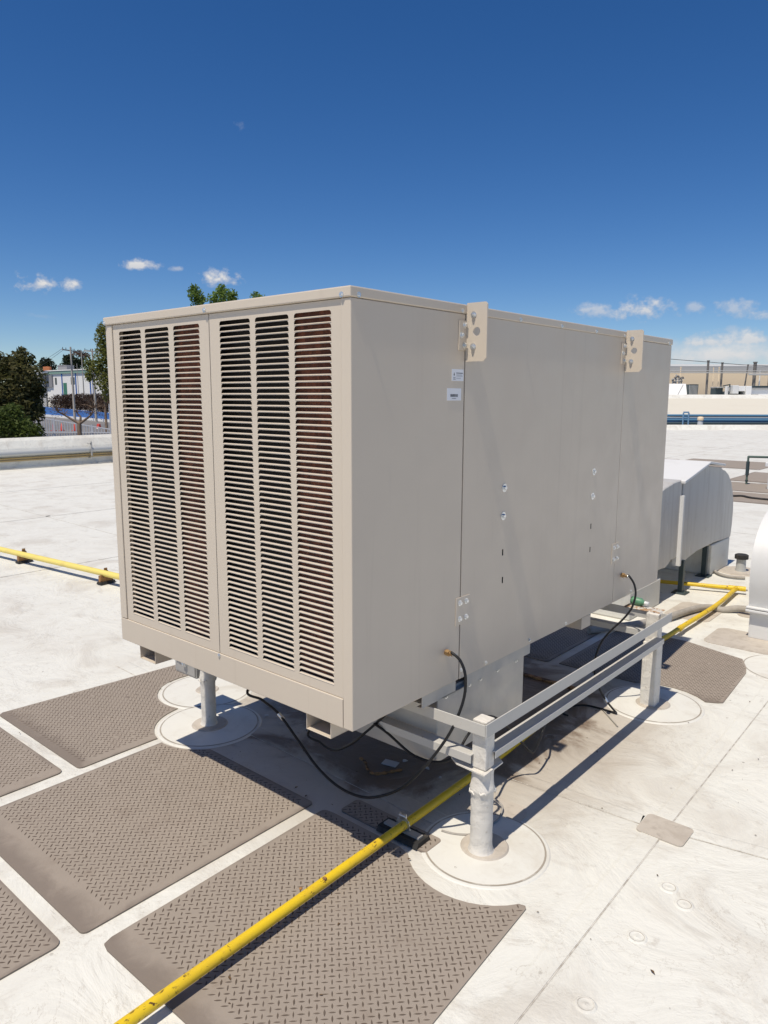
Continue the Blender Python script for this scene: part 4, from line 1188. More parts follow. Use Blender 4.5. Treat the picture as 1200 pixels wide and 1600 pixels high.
X2 = 0.235
duct2 = thing('roof_duct', (0.75, 4.3, 0), 'white painted duct elbow curving up at the right edge', 'duct')
q = MB()
prof2 = [(3.790, 0.235), (3.772, 0.30), (3.750, 0.40), (3.745, 0.50), (3.760, 0.60), (3.800, 0.68), (3.870, 0.76), (3.970, 0.825), (4.09, 0.870), (4.25, 0.905), (4.6, 0.92), (5.6, 0.92), (5.6, 0.28), (4.7, 0.235)]
pv2 = [(p.y, p.z) for p in spline([(0, a_, b_) for a_, b_ in prof2[:10]], 4)] + prof2[10:]
q.prism_x(pv2, X2, X2 + 0.95, 0, True); q.build('duct_elbow', 'white_duct', duct2, fix=True, sharp=30)
q = MB(); q.box((X2 + .005, 3.80, 0.0), (X2 + 0.94, 4.6, 0.215)); q.build('duct_curb', 'white_duct', duct2, 0.008, 2)
q = MB(); q.box((X2 - .014, 3.755, 0.196), (X2 + .97, 4.63, 0.214)); q.box((X2 - .012, 3.757, 0.219), (X2 + .97, 4.63, 0.234)); q.build('flange_joint', 'white_duct', duct2, 0.004, 2)
for yy in (3.9, 4.1, 4.3): child(MBOLT, 'bolt', duct2, (X2 - .012, yy, 0.226), (0, -math.pi / 2, 0))

vt = thing('vent_stub', (-0.3705, 5.8926, 0.0000), 'small vent stub with dark cap on a grey disc', 'vent')
vx, vy, vz = (-0.3705, 5.8926, 0.0000)
q = MB(); q.lathe([(0.001, 0.008), (0.20, 0.008), (0.21, 0.0)], (vx, vy, 0), 24, smooth=False); q.build('vent_disc', 'membrane_dirty', vt)
q = MB(); q.lathe([(0.055, 0.0), (0.045, 0.03), (0.043, 0.13)], (vx, vy, 0), 16); q.build('vent_pipe', 'grey_pipe', vt)
q = MB(); q.lathe([(0.043, 0.128), (0.062, 0.128), (0.062, 0.165), (0.05, 0.172), (0.0005, 0.172)], (vx, vy, 0), 16, smooth=False); q.build('vent_cap', 'rubber', vt)

bt = thing('plastic_bottle', (0.0299, 2.3200, 0.5053), 'green plastic bottle with white cap lying on the far end of the stand', 'bottle')
b0, b1 = Vector((0.0105, 2.2750, 0.5225)), Vector((0.0722, 2.2750, 0.5179)); bd = (b1 - b0).normalized(); b0.z = b1.z = TOP + 0.024
q = MB(); q.lathe([(0.0005, 0), (0.020, 0.002), (0.022, 0.01), (0.022, 0.055), (0.012, 0.072), (0.009, 0.076)], b0 - bd * 0.015, 14, 0, bd); q.build('bottle_body', 'green_plastic', bt)
q = MB(); q.lathe([(0.0115, 0.076), (0.0115, 0.098), (0.0005, 0.098)], b0 - bd * 0.015, 12, 0, bd); q.build('bottle_cap', 'white_plastic', bt)

gs = thing('pipe_stand', (-2.3727, 13.7085, 0.0000), 'thin dark green pipe bent into an inverted U on the far roof', 'pipe')
gx, gy, gz = (-2.3727, 13.7085, 0.0000); hx, hy, hz = (-1.7290, 14.1466, 0.0000)
q = MB(); q.tube([(gx, gy, 0), (gx, gy, 0.55)], 0.02, 8); q.tube([(hx, hy, 0), (hx, hy, 0.53)], 0.02, 8); q.tube([(gx, gy, 0.54), (hx, hy, 0.53)], 0.022, 8); q.build('pipe_legs', 'teal_pipe', gs)
q = MB(); q.tube([(gx, gy, 0.18), (gx, gy, 0.45)], 0.033, 8); q.tube([(gx, gy, 0.06), (gx, gy, 0.09)], 0.028, 8); q.build('pipe_valve', 'dark_steel', gs)
uc = thing('equipment_curb', (-1.8843, 13.4643, 0.0000), 'white equipment curb at the right edge by the green pipe stand', 'curb')
ux, uy, uz = (-1.8623, 13.0971, 0.0000)
q = MB(); q.box((ux, uy, 0), (ux + 1.5, uy + 1.2, 0.42)); q.box((ux - .05, uy - .05, 0.42), (ux + 1.55, uy + 1.25, 0.50)); q.build('curb_body', 'white_duct', uc, 0.01)

# ------------------------------------------------------------------ parapet at the left with pipes
pw = thing('parapet_wall', (-16.1, 5, 0), 'white parapet with sloping top along the left roof edge', 'parapet')
q = MB()
prof = [(-15.95, -0.0), (-15.95, 0.40), (-15.98, 0.46), (-16.10, 0.63), (-16.17, 0.685), (-16.26, 0.695), (-16.40, 0.68), (-16.42, -1.75), (-16.02, -1.75)]
n = len(prof); y0, y1 = -30.0, 60.0
vs = [(x, y0, z) for x, z in prof] + [(x, y1, z) for x, z in prof]
q.add(vs, [(i, (i + 1) % n, n + (i + 1) % n, n + i) for i in range(n)]); q.add(vs, [tuple(range(n)), tuple(range(2 * n - 1, n - 1, -1))])
q.build('parapet_body', 'membrane', pw, fix=True)
pp = thing('parapet_pipe', (-15.86, 6, 0.35), 'grey pipe clamped along the parapet above the two tan conduits', 'pipe')
q = MB(); q.tube([(-15.86, -20, 0.355), (-15.86, 50, 0.355)], 0.062, 14); q.build('pipe_run', 'grey_pipe', pp)
q = MB()
for yy in (7.4, 1.2, 13.8):
    q.beam((-15.955, yy, 0.50), (-15.76, yy, 0.50), 0.03, 0.03); q.beam((-15.775, yy, 0.21), (-15.775, yy, 0.56), 0.03, 0.03); q.beam((-15.955, yy, 0.16), (-15.76, yy, 0.16), 0.03, 0.03)
q.build('pipe_bracket', 'galv', pp)
for z, lab in ((0.245, 'upper tan conduit along the foot of the left parapet'), (0.195, 'lower tan conduit along the foot of the left parapet')):
    o = MB().tube([(-15.90, -20, z), (-15.90, 50, z)], 0.022, 8).build('tan_conduit', 'tan_pipe'); tag(o, lab, 'conduit', 'tan conduits along the parapet')


# ------------------------------------------------------------------ foliage
def crown_mesh(blobs, leaf, seed, name, mat, parent, thin=1.0):
    """leaf sized quads spread through uneven clumps"""
    R_ = random.Random(seed); q = MB()
    for (cx, cy, cz), (rx, ry, rz), n in blobs:
        for _ in range(n):
            while True:
                a_, b_, c_ = R_.gauss(0, 1), R_.gauss(0, 1), R_.gauss(0, 1); l_ = math.sqrt(a_ * a_ + b_ * b_ + c_ * c_)
                if l_ > 1e-3: break
            rr = (R_.random() ** 0.42) * (1 + 0.16 * math.sin(5 * a_ / l_ + seed) * math.cos(4 * c_ / l_ + 2 * b_ / l_))
            p = Vector((cx + rx * rr * a_ / l_, cy + ry * rr * b_ / l_, cz + rz * rr * c_ / l_))
            s_ = leaf * R_.uniform(0.55, 1.35)
            d = Vector((R_.gauss(0, 1), R_.gauss(0, 1), R_.gauss(0, .7) - .2)).normalized(); e = d.cross(Vector((R_.gauss(0, 1), R_.gauss(0, 1), R_.gauss(0, 1)))).normalized()
            q.add([p - d * s_, p + e * s_ * .42 * thin, p + d * s_, p - e * s_ * .42 * thin], [(0, 1, 2, 3)])
    return stuff(q.build(name, mat, parent))


def limb(q, p0, p1, r0, r1, bend=0.1, seed=0):
    R_ = random.Random(seed); p0, p1 = Vector(p0), Vector(p1); n = 6
    off = Vector((R_.gauss(0, 1), R_.gauss(0, 1), R_.gauss(0, .4))) * bend * (p1 - p0).length
    pts = [p0.lerp(p1, t / n) + off * math.sin(math.pi * t / n) for t in range(n + 1)]
    q.tube(pts, [r0 + (r1 - r0) * t / n for t in range(n + 1)], 7)


def tree(loc, h, blobs, leaf, mat, label, seed, trunk_r=0.2, trunk_to=None):
    x, y, z = loc
    t = thing('tree', loc, label, 'tree')
    q = MB(); top = Vector(trunk_to if trunk_to else (x, y, z + h * .6))
    limb(q, (x, y, z), top, trunk_r, trunk_r * .4, .04, seed)
    for i, (c, r, n) in enumerate(blobs[:14]):
        limb(q, Vector((x, y, z)).lerp(top, .55 + .4 * ((i * 37) % 10) / 10), c, trunk_r * .38, trunk_r * .1, .12, seed + i)
    q.build('trunk', 'bark', t)
    crown_mesh(blobs, leaf, seed, 'crown', mat, t)
    return t


GZ = -1.8
def blob(c, r, n): return (c, (r, r, r) if not isinstance(r, tuple) else r, n)


# dark tree at the left edge
bl = [blob((-38.2137, 14.9532, 1.8776), 1.35, 1100), blob((-37.7363, 15.5138, 2.6000), 1.0, 700), blob((-39.2094, 14.1772, 2.2674), 1.6, 900), blob((-38.5198, 14.4993, 0.9592), 1.5, 1000), blob((-37.6154, 15.2782, 0.9622), 0.95, 650), blob((-37.9226, 16.0062, 1.8840), 0.55, 330), blob((-38.1198, 15.3464, 3.3851), 0.55, 240), blob((-38.0204, 15.5339, 3.8769), 0.30, 60), blob((-37.6882, 15.7589, 3.5831), 0.28, 50), blob((-38.5413, 14.9224, 3.0888), 0.7, 320), blob((-37.5198, 15.8935, 0.9565), 0.4, 160), blob((-39.6718, 13.9488, 3.0850), 1.0, 400), blob((-37.7138, 14.9898, -0.0211), 1.2, 600), blob((-38.8438, 14.7637, 3.5792), 0.35, 70)]
lx, ly, lz = (-38.0131, 14.5283, -1.0050)
bl = [(c, r, int(n * 1.9)) for c, r, n in bl]
tree((lx, ly, GZ), 5.5, bl, 0.125, 'leaf_dark', 'dense dark olive tree at the left edge above the parapet', 5, 0.16, (-38.2547, 14.9993, 2.2706))
bl = [blob((-35.0105, 13.3870, 0.3524), 0.85, 1000), blob((-35.5469, 12.8875, 0.1695), 0.9, 800), blob((-34.4699, 13.7900, 0.0524), 0.6, 550), blob((-34.0008, 14.1815, -0.0064), 0.35, 200), blob((-34.9252, 13.5668, 0.8657), 0.5, 350)]
bx_, by_, bz_ = (-34.9223, 13.2878, -0.4923)
bush = thing('bush', (bx_, by_, GZ), 'bright green leafy bush in front of the dark left tree', 'bush')
crown_mesh([(c, r, int(n * 1.7)) for c, r, n in bl], 0.085, 8, 'foliage', 'leaf_green', bush)
q = MB(); limb(q, (bx_, by_, GZ), (-35.0105, 13.3870, 0.3524), .07, .03, .05, 3); limb(q, (bx_, by_, GZ), (-34.4699, 13.7900, 0.0524), .05, .02, .05, 4); q.build('stem', 'bark', bush)
# slender tree beside the cooler
bl = [blob((-65.5402, 35.2399, 7.0242), (0.85, 0.85, 1.3), 420), blob((-65.1912, 35.2152, 5.4561), (1.0, 1.0, 1.5), 560), blob((-65.7194, 34.5226, 4.3076), (0.8, 0.8, 1.1), 360), blob((-66.3988, 34.0001, 4.6071), (0.5, 0.5, 0.9), 160), blob((-65.0317, 34.8521, 3.0424), (1.1, 1.1, 1.3), 460), blob((-65.8325, 35.2009, 8.0492), (0.45, 0.45, 0.6), 90), blob((-65.1405, 35.7093, 7.6291), (0.9, 0.9, 1.4), 360), blob((-64.6107, 35.6651, 5.2166), (1.2, 1.2, 2), 500), blob((-66.1928, 33.9523, 3.5214), (0.5, 0.5, 0.6), 130), blob((-64.5228, 35.0151, 1.7163), (0.8, .8, .9), 160)]
tx, ty, tz = (-64.5357, 34.4785, -0.8187)
bl = [(c, r, int(n * 1.5)) for c, r, n in bl]
tree((tx, ty, GZ), 9.0, bl, 0.15, 'leaf_olive', 'tall loose yellow green tree beside the left edge of the cooler', 12, 0.14, (-65.1660, 35.1869, 5.2148))
# treetops above the cooler's lid
for i, (bl, base, lab) in enumerate((
    ([blob((-50.6132, 35.3046, 9.7948), (0.68, .68, .8), 420), blob((-50.8258, 35.2287, 10.3114), (.34, .34, .42), 120), blob((-50.2923, 35.4952, 9.3820), (.5, .5, .6), 180), blob((-50.4079, 35.0739, 7.8296), (.9, .9, 1.4), 300)], (-49.4641, 34.1708, -0.4446), 'leftmost bright green treetop peeking over the cooler lid'),
    ([blob((-47.2539, 35.4486, 9.4293), (1.0, 1.0, .75), 560), blob((-47.3933, 35.4530, 10.0289), (.40, .40, .42), 130), blob((-46.6508, 35.9887, 9.5313), (.42, .42, .5), 150), blob((-47.8465, 34.8968, 9.2273), (.5, .5, .5), 160), blob((-47.0659, 35.2373, 7.6296), (1.4, 1.4, 1.4), 400)], (-46.2303, 34.2983, -0.3690), 'widest bright green treetop peeking over the middle of the cooler lid'),
    ([blob((-48.3942, 39.8996, 9.8651), (.75, .75, .48), 240), blob((-48.5208, 39.8792, 10.2924), (.22, .22, .2), 30), blob((-48.0814, 39.7922, 8.0486), (1.1, 1.1, 1.6), 300)], (-47.3112, 38.6825, -0.5020), 'smallest treetop just showing over the cooler lid, right of two others'))):
    tree((base[0], base[1], GZ), 9.5, bl, 0.14, 'leaf_bright', lab, 30 + i, 0.13, bl[-1][0])
# dark round trees far behind the white building
for i, (bl, base, lab) in enumerate((
    ([blob((-211.1168, 97.5701, 10.0940), (2.6, 2.6, 2.1), 700), blob((-211.5080, 97.4585, 11.1791), (1.7, 1.7, 1.4), 300), blob((-210.7765, 97.1876, 6.8360), (3, 3, 2.2), 500)], (-209.8311, 96.1251, -2.2142), 'dark domed tree behind the white building, left of the poles'),
    ([blob((-200.9589, 99.7057, 10.4408), (3.0, 3.0, 1.9), 800), blob((-201.6672, 99.4256, 12.0292), (1.8, 1.8, 1.0), 300), blob((-199.3880, 101.1686, 10.9763), (1.9, 1.9, 1.5), 300), blob((-200.3002, 99.5035, 6.7311), (3, 3, 2.4), 500)], (-199.5129, 98.3496, -2.1040), 'dark domed tree behind the utility poles'))):
    tree((base[0], base[1], GZ), 9, bl, 0.42, 'leaf_far', lab, 50 + i, 0.3, bl[0][0])
bl = [blob((-209.4408, 106.4661, 13.8395), (2.4, 2.4, 1.0), 260), blob((-207.9613, 107.6250, 13.2883), (1.4, 1.4, .8), 120), blob((-211.0884, 104.9319, 13.2778), (1.0, 1.0, .6), 90)]
px_, py_, pz_ = (-207.7566, 104.5733, -2.2828)
tree((px_, py_, GZ), 11, bl, 0.34, 'twig', 'thin brownish tree top behind the two dark domed trees', 61, 0.25, (-209.0149, 105.9875, 9.7626))

# pruned tree in front of the fence
pt = thing('pruned_tree', (-42.9940, 20.8115, -1.5564), 'bare pruned tree with forked limbs above the parapet', 'tree')
kx, ky, kz = (-43.0354, 20.8580, -1.1600)
q = MB()
fork = Vector((-43.1514, 20.9883, -0.0498))
q.tube([(kx, ky, GZ), Vector((kx, ky, GZ)).lerp(fork, .6), fork], [0.17, 0.14, 0.13], 9)
L1 = [fork, (-43.5453, 20.7066, 0.2265), (-43.9393, 20.4249, 0.5028), (-44.2641, 20.1863, 0.7000)]; L2 = [fork, (-42.8763, 21.2828, 0.2288), (-42.6620, 21.5249, 0.5071), (-42.5818, 21.6762, 0.9040)]; L3 = [fork, (-43.1320, 21.0873, 0.3469), (-43.3435, 20.9627, 0.6238)]
for L_ in (L1, L2, L3): q.tube(spline(L_, 4), [0.09 - 0.055 * k / (len(L_) * 4 - 4) for k in range(len(spline(L_, 4)))], 7)
rt = random.Random(5)
for ends, n_t, sp_ in ((L1[-1], 26, .75), (L2[-1], 46, .9), (L2[-2], 20, .7), (L1[-2], 16, .6), (L3[-1], 14, .5)):
    for k in range(n_t):
        p = Vector(ends); d = Vector((rt.gauss(0, .8), rt.gauss(0, .8), abs(rt.gauss(.5, .5)))).normalized() * rt.uniform(.4, 1.1) * sp_
        q.tube([p, p + d * .5 + Vector((0, 0, .05)), p + d], [0.016, 0.012, 0.006], 4, caps=False)
q.build('trunk', 'bark', pt)
crown_mesh([blob((-44.3291, 20.1386, 0.7395), .55, 90), blob((-42.5735, 21.6669, 0.8247), .8, 150), blob((-42.1643, 22.0522, 0.9847), .7, 120), blob((-43.4084, 20.9150, 0.6633), .4, 30)], .055, 77, 'crown', 'twig', pt)

# ------------------------------------------------------------------ street scene at the left
fc = thing('railing_fence', (-57.1561, 27.2246, -2.0224), 'grey picket railing fence beyond the left parapet', 'fence')
fa, fb = Vector((-64.2671, 26.8632, -0.0167)), Vector((-50.5523, 27.7885, -0.9465)); fa2, fb2 = Vector((-64.1172, 26.6948, -1.4509)), Vector((-50.5372, 27.7715, -1.0913))
q = MB(); q.beam(fa, fb, .06, .07); q.build('rail', 'fence_paint', fc)
q = MB(); q.beam(fa2, fb2, .06, .07); q.build('rail', 'fence_paint', fc)
pk = MB(); pk.box((-.028, -.028, 0), (.028, .028, 1)); pme = pk.mesh('picket', ['fence_paint'])
for k in range(34):
    t_ = (k + .5) / 34; tp = fa.lerp(fb, t_)
    child(pme, 'picket', fc, (tp.x, tp.y, GZ + 0.02), (0, 0, .7), (1, 1, tp.z - GZ + .05))
pom = MB(); pom.box((-.06, -.06, 0), (.06, .06, 1)); pom = pom.mesh('fence_post', ['fence_paint'])
for t_ in (.33, .74): tp = fa.lerp(fb, t_); child(pom, 'fence_post', fc, (tp.x, tp.y, GZ), (0, 0, .7), (1, 1, tp.z - GZ + .12))
up_ = thing('steel_post', (-50.0470, 26.7301, -1.7075), 'tall grey steel post at the cooler edge end of the fence', 'post')
q = MB(); a_ = Vector((-50.3343, 27.0529, 1.0421)); q.tube([(a_.x, a_.y, GZ), a_], 0.07, 8); q.build('post_shaft', 'fence_paint', up_)
q = MB(); q.tube([a_ + Vector((0, 0, 0)), a_ + Vector((0, 0, .05))], 0.085, 8); q.build('post_cap', 'fence_paint', up_)

bw = thing('blue_wall', (-106.4133, 51.6617, -1.7791), 'long low blue painted wall beyond the fence', 'wall')
p0, p1 = Vector((-143.4477, 60.0320, -0.9339)), Vector((-87.9142, 48.9782, -1.3244)); t0, t1 = Vector((-143.5486, 60.1454, 0.0314)), Vector((-87.9833, 49.0559, -0.6625))
dd = (p1 - p0); nv = Vector((-dd.y, dd.x, 0)).normalized() * .3
q = MB(); lo0, lo1 = Vector((p0.x, p0.y, GZ + .35)), Vector((p1.x, p1.y, GZ + .35))
q.hexa([lo0, lo1, lo1 + nv, lo0 + nv, t0, t1, t1 + nv, t0 + nv]); q.build('wall_body', 'blue_wall', bw)
q = MB(); k0, k1 = Vector((p0.x, p0.y, GZ)) - nv * .6, Vector((p1.x, p1.y, GZ)) - nv * .6; hz_ = Vector((0, 0, .34))
q.hexa([k0, k1, k1 + nv * 2, k0 + nv * 2, k0 + hz_, k1 + hz_, k1 + nv * 2 + hz_, k0 + nv * 2 + hz_]); q.build('kerb', 'white_wall', bw)
# dry hedge behind the blue wall
hd = thing('dry_hedge', (-124.3801, 62.8976, -1.8397), 'dry brown hedge above the blue wall', 'hedge')
crown_mesh([blob((-129.5340, 61.6156, 0.4856), (2.2, 2.2, 1.5), 1500), blob((-124.2197, 60.8780, 0.6363), (2.2, 2.2, 1.5), 1500), blob((-118.8142, 60.1953, 0.6735), (2.2, 2.2, 1.5), 1500), blob((-113.4931, 59.4186, 0.6069), (2.2, 2.2, 1.6), 1600), blob((-108.4213, 58.4285, 0.5464), (2.2, 2.2, 1.7), 1600), blob((-103.4248, 57.3551, 0.3960), (2, 2, 1.6), 1300)], .3, 90, 'foliage', 'twig_dark', hd, .45)
cn_p = MB(); cn_p.lathe([(0.17, 0.04), (0.04, 0.74), (0.0005, 0.76)], n=10, mi=0); cn_p.lathe([(0.128, 0.24), (0.088, 0.46)], n=10, mi=1)
cn_b = MB(); cn_b.box((-.22, -.22, 0), (.22, .22, .05))
cme, cbe = cn_p.mesh('cone_body', ['cone_red', 'white_plastic']), cn_b.mesh('cone_base', ['cone_red'])
for (x, y, z), lab in (((-71.7313, 32.7484, -1.8433), 'red and white traffic cone behind the fence, nearest the dark tree'), ((-71.0996, 33.2924, -1.8412), 'red and white traffic cone behind the fence, middle of three'), ((-70.1277, 34.1294, -1.8379), 'red and white traffic cone behind the fence beside the pruned trunk')):
    t = thing('traffic_cone', (x, y, GZ + .01), lab, 'traffic cone', 'traffic cones behind the fence')
    child(cme, 'cone_body', t, (x, y, GZ + .01)); child(cbe, 'cone_base', t, (x, y, GZ + .01))
pc = thing('traffic_barrier', (-72.7056, 38.0725, -1.1049), 'small red plastic barrier behind the fence near the cooler edge', 'barrier')
c_ = Vector((-72.7056, 38.0725, -1.1049)); c_.z = GZ
q = MB(); q.hexa([c_ + Vector(v) for v in ((-.26, -.2, 0), (.26, -.2, 0), (.26, .2, 0), (-.26, .2, 0), (-.22, -.09, .55), (.22, -.09, .55), (.22, .09, .55), (-.22, .09, .55))]); q.build('barrier_body', 'cone_red', pc, .04, 2)
q = MB(); q.box((c_.x - .32, c_.y - .24, GZ), (c_.x + .32, c_.y + .24, GZ + .10)); q.build('barrier_foot', 'white_plastic', pc, .02)

# white building with blue pilasters
wb = thing('white_building', (-145.8703, 71.2690, -1.0931), 'low white building with blue pilasters and green trimmed roof edge', 'building')
A0, A1 = Vector((-159.1443, 71.2867, 2.5559)), Vector((-127.5831, 71.7208, 2.4812)); ex = (A1 - A0); ex.z = 0; LW = ex.length; ex.normalize(); ny = Vector((-ex.y, ex.x, 0))
if ny.dot(Vector((-146.2485, 71.6940, 2.5270)) - Vector((1.53643, -1.63232, 1.66767))) < 0: ny = -ny
def wp(u, d, z): return Vector((A0.x, A0.y, 0)) + ex * u + ny * d + Vector((0, 0, z))
def wbox(q, u0, u1, d0, d1, z0, z1, mi=0): q.hexa([wp(u0, d0, z0), wp(u1, d0, z0), wp(u1, d1, z0), wp(u0, d1, z0), wp(u0, d0, z1), wp(u1, d0, z1), wp(u1, d1, z1), wp(u0, d1, z1)], mi)
zt = 7.2
q = MB(); wbox(q, 0, LW, 0, 9, GZ, zt - .9); q.build('wall', 'white_wall', wb)
q = MB(); wbox(q, -.15, LW + .1, -.25, 9.1, zt - 1.0, zt - .45); q.build('roof_fascia', 'green_fascia', wb)
q = MB(); wbox(q, -.2, LW + .1, -.35, 9.2, zt - .45, zt - .25); q.build('roof_edge', 'white_wall', wb)
pxm = LW / 123.0
for px_ in (102, 124, 146, 150, 168): q = MB(); u = (px_ - 62) * pxm; wbox(q, u - .14, u + .14, -.13, -.001, 1.5, zt - 1.01); q.build('pilaster', 'blue_wall', wb)
q = MB(); wbox(q, (103.6 - 62) * pxm, (109 - 62) * pxm, -.06, -.001, 1.6, 4.3); q.build('door', 'green_door', wb)
for a_, b_ in ((116, 122), (90, 93)): q = MB(); wbox(q, (a_ - 62) * pxm, (b_ - 62) * pxm, -.04, -.001, 4.0, 5.4); q.build('window', 'window_glass', wb)
q = MB(); wbox(q, (75 - 62) * pxm, (87 - 62) * pxm, -.3, -.05, 3.5, zt - 1.3); q.build('shutter_panel', 'grey_shutter', wb)
q = MB(); wbox(q, (68 - 62) * pxm, (76 - 62) * pxm, -1.6, -.4, GZ, zt - .5); wbox(q, (66 - 62) * pxm, (82 - 62) * pxm, -1.7, -.36, zt - .8, zt - .3); q.build('porch_column', 'white_wall', wb)
q = MB(); wbox(q, (64 - 62) * pxm, (73 - 62) * pxm, -2.2, -1.7, GZ, 1.9); q.build('blue_gate_panel', 'blue_wall', wb)
q = MB(); wbox(q, (76 - 62) * pxm, (82 - 62) * pxm, -2.1, -1.8, GZ, 1.6); q.build('gate_column', 'white_wall', wb)
wt = thing('water_tank', (-156.5237, 71.9563, 7.7924), 'orange rooftop tank at the left end of the white building', 'tank')
q = MB(); a_ = Vector((-159.0866, 72.4660, 8.0054)); b_ = Vector((-157.9376, 73.4555, 8.0092)); dz_ = zt - .24
a_.z = b_.z = dz_; q.beam(a_ + Vector((0, 0, .45)), b_ + Vector((0, 0, .45)), 1.0, .9); q.build('tank_body', 'terracotta', wt, .15, 2)
q = MB(); q.beam(a_.lerp(b_, .4) + Vector((0, 0, .93)), a_.lerp(b_, .6) + Vector((0, 0, .93)), .4, .12); q.build('tank_lid', 'terracotta', wt)
rb_ = thing('roof_room', (-153.2234, 74.7986, 7.8035), 'small grey rooftop room on the white building', 'building')
q = MB(); a_ = Vector((-155.1637, 74.4999, 7.9750)); b_ = Vector((-152.7217, 75.2585, 7.9397)); a_.z = b_.z = dz_; q.beam(a_ + Vector((0, 0, .55)), b_ + Vector((0, 0, .55)), 2.0, 1.1); q.build('room_wall', 'grey_shutter', rb_)
q = MB(); q.beam(a_ + Vector((0, 0, 1.13)), b_ + Vector((0, 0, 1.13)), 2.2, .06); q.build('room_roof', 'roof_grey', rb_)

# utility poles
def pole(base_px, top, h_from, label, r=.12, arms=(), grp='utility poles beyond the fence'):
    t = thing('utility_pole', (top[0], top[1], GZ), label, 'utility pole', grp); tp = Vector(top)
    q = MB(); q.tube([(tp.x, tp.y, GZ), tp], [r * 1.25, r * .8], 10); q.build('pole_shaft', 'pole', t)
    for a_, b_ in arms:
        q = MB(); q.beam(a_, b_, .12, .14); q.build('cross_arm', 'pole', t)
        for k in (.05, .3, .7, .95): c__ = Vector(a_).lerp(Vector(b_), k); qi = MB(); qi.tube([c__, c__ + Vector((0, 0, .32))], .05, 6); qi.build('insulator', 'dark_steel', t)
    return t


pole(None, (-97.6171, 47.9602, 8.2740), 0, 'pale utility pole with a cross arm in front of the white building', .14, [((-97.4408, 46.6915, 7.8637), (-98.0776, 48.7871, 7.7322))])
pole(None, (-93.4047, 48.8357, 7.8958), 0, 'utility pole with cross arm beside the yellow green tree', .14, [((-94.2205, 48.0806, 7.6396), (-91.9264, 50.0038, 7.3938))])
pole(None, (-120.9331, 61.4924, 9.2838), 0, 'thin utility pole between the two with cross arms', .09)
pole(None, (-131.1123, 65.7311, 7.5638), 0, 'thinnest pole in front of the green trimmed roof', .06)
for i, (a_, b_) in enumerate((((-97.4497, 46.7015, 7.9491), (-164.0384, 70.8046, 7.6619)), ((-97.2444, 46.8606, 7.8644), (-175.2811, 74.1060, 5.8349)), ((-97.4579, 48.0437, 8.0158), (-94.0262, 48.2480, 7.6403)), ((-98.0867, 48.7974, 7.8193), (-92.0000, 49.9579, 7.4781)), ((-94.0438, 48.2678, 7.8092), (-82.2657, 47.5217, 6.8556)))):
    A_, B_ = Vector(a_), Vector(b_); pts = [A_.lerp(B_, k / 8) - Vector((0, 0, .35 * math.sin(math.pi * k / 8))) for k in range(9)]
    o = MB().tube(pts, .022, 5).build('power_line', 'wire'); tag(o, ('thin power line from the left cross arm down to the dark tree', 'lower power line from the left cross arm towards the dark tree', 'upper power line between the two cross arms', 'lower power line between the two cross arms', 'power line from the right cross arm past the cooler edge')[i], 'power line', 'power lines on the utility poles')

# ------------------------------------------------------------------ roofs and buildings at the right
VU = Vector((0, 0, 1))


def wall_between(name, a, b, zb, depth, mat, parent, za=None, zb2=None):
    """upright wall through a and b (their z = top), going down to zb, thickness away from the camera"""
    a, b = Vector(a), Vector(b); d = b - a; d.z = 0; d.normalize(); nn = Vector((-d.y, d.x, 0))
    if nn.dot(a - Vector((1.53643, -1.63232, 1.66767))) < 0: nn = -nn
    q = MB(); a0, b0 = Vector((a.x, a.y, zb)), Vector((b.x, b.y, zb)); nn *= depth
    q.hexa([a0, b0, b0 + nn, a0 + nn, a, b, b + nn, a + nn])
    return q.build(name, mat, parent, fix=True)


ub = thing('upper_roof', (-14.2127, 51.4209, 0.8595), 'cream sloping roof with bright white kerb stepping up beyond the blue pipes', 'roof')
e0, e1 = Vector((-19.5819, 44.0722, 0.5820)), Vector((-5.2974, 56.3655, 0.5886)); f0, f1 = Vector((-24.1105, 53.7389, 1.5906)), Vector((-6.8517, 68.5951, 1.6135))
q = MB(); q.hexa([Vector((p.x, p.y, GZ)) for p in (e0, e1, f1, f0)] + [e0, e1, f1, f0]); q.build('roof_slope', 'cream_wall', ub, fix=True)
h0, h1_ = Vector((-24.3632, 54.2517, 1.8925)), Vector((-6.9556, 69.2360, 1.9156)); w0, w1 = Vector((-42.2474, 92.8886, 1.6044)), Vector((-12.7946, 118.2537, 1.7032)); zt = h0.z - .02
q = MB(); q.hexa([Vector((p.x, p.y, GZ)) for p in (f0, f1, h1_, h0)] + [f0, f1, h1_, h0]); q.build('roof_kerb', 'membrane', ub, fix=True)
q = MB(); q.hexa([Vector((p.x, p.y, zt - .4)) for p in (h0, h1_, w1, w0)] + [Vector((p.x, p.y, zt)) for p in (h0, h1_, w1, w0)]); q.build('roof_deck', 'membrane', ub, fix=True)

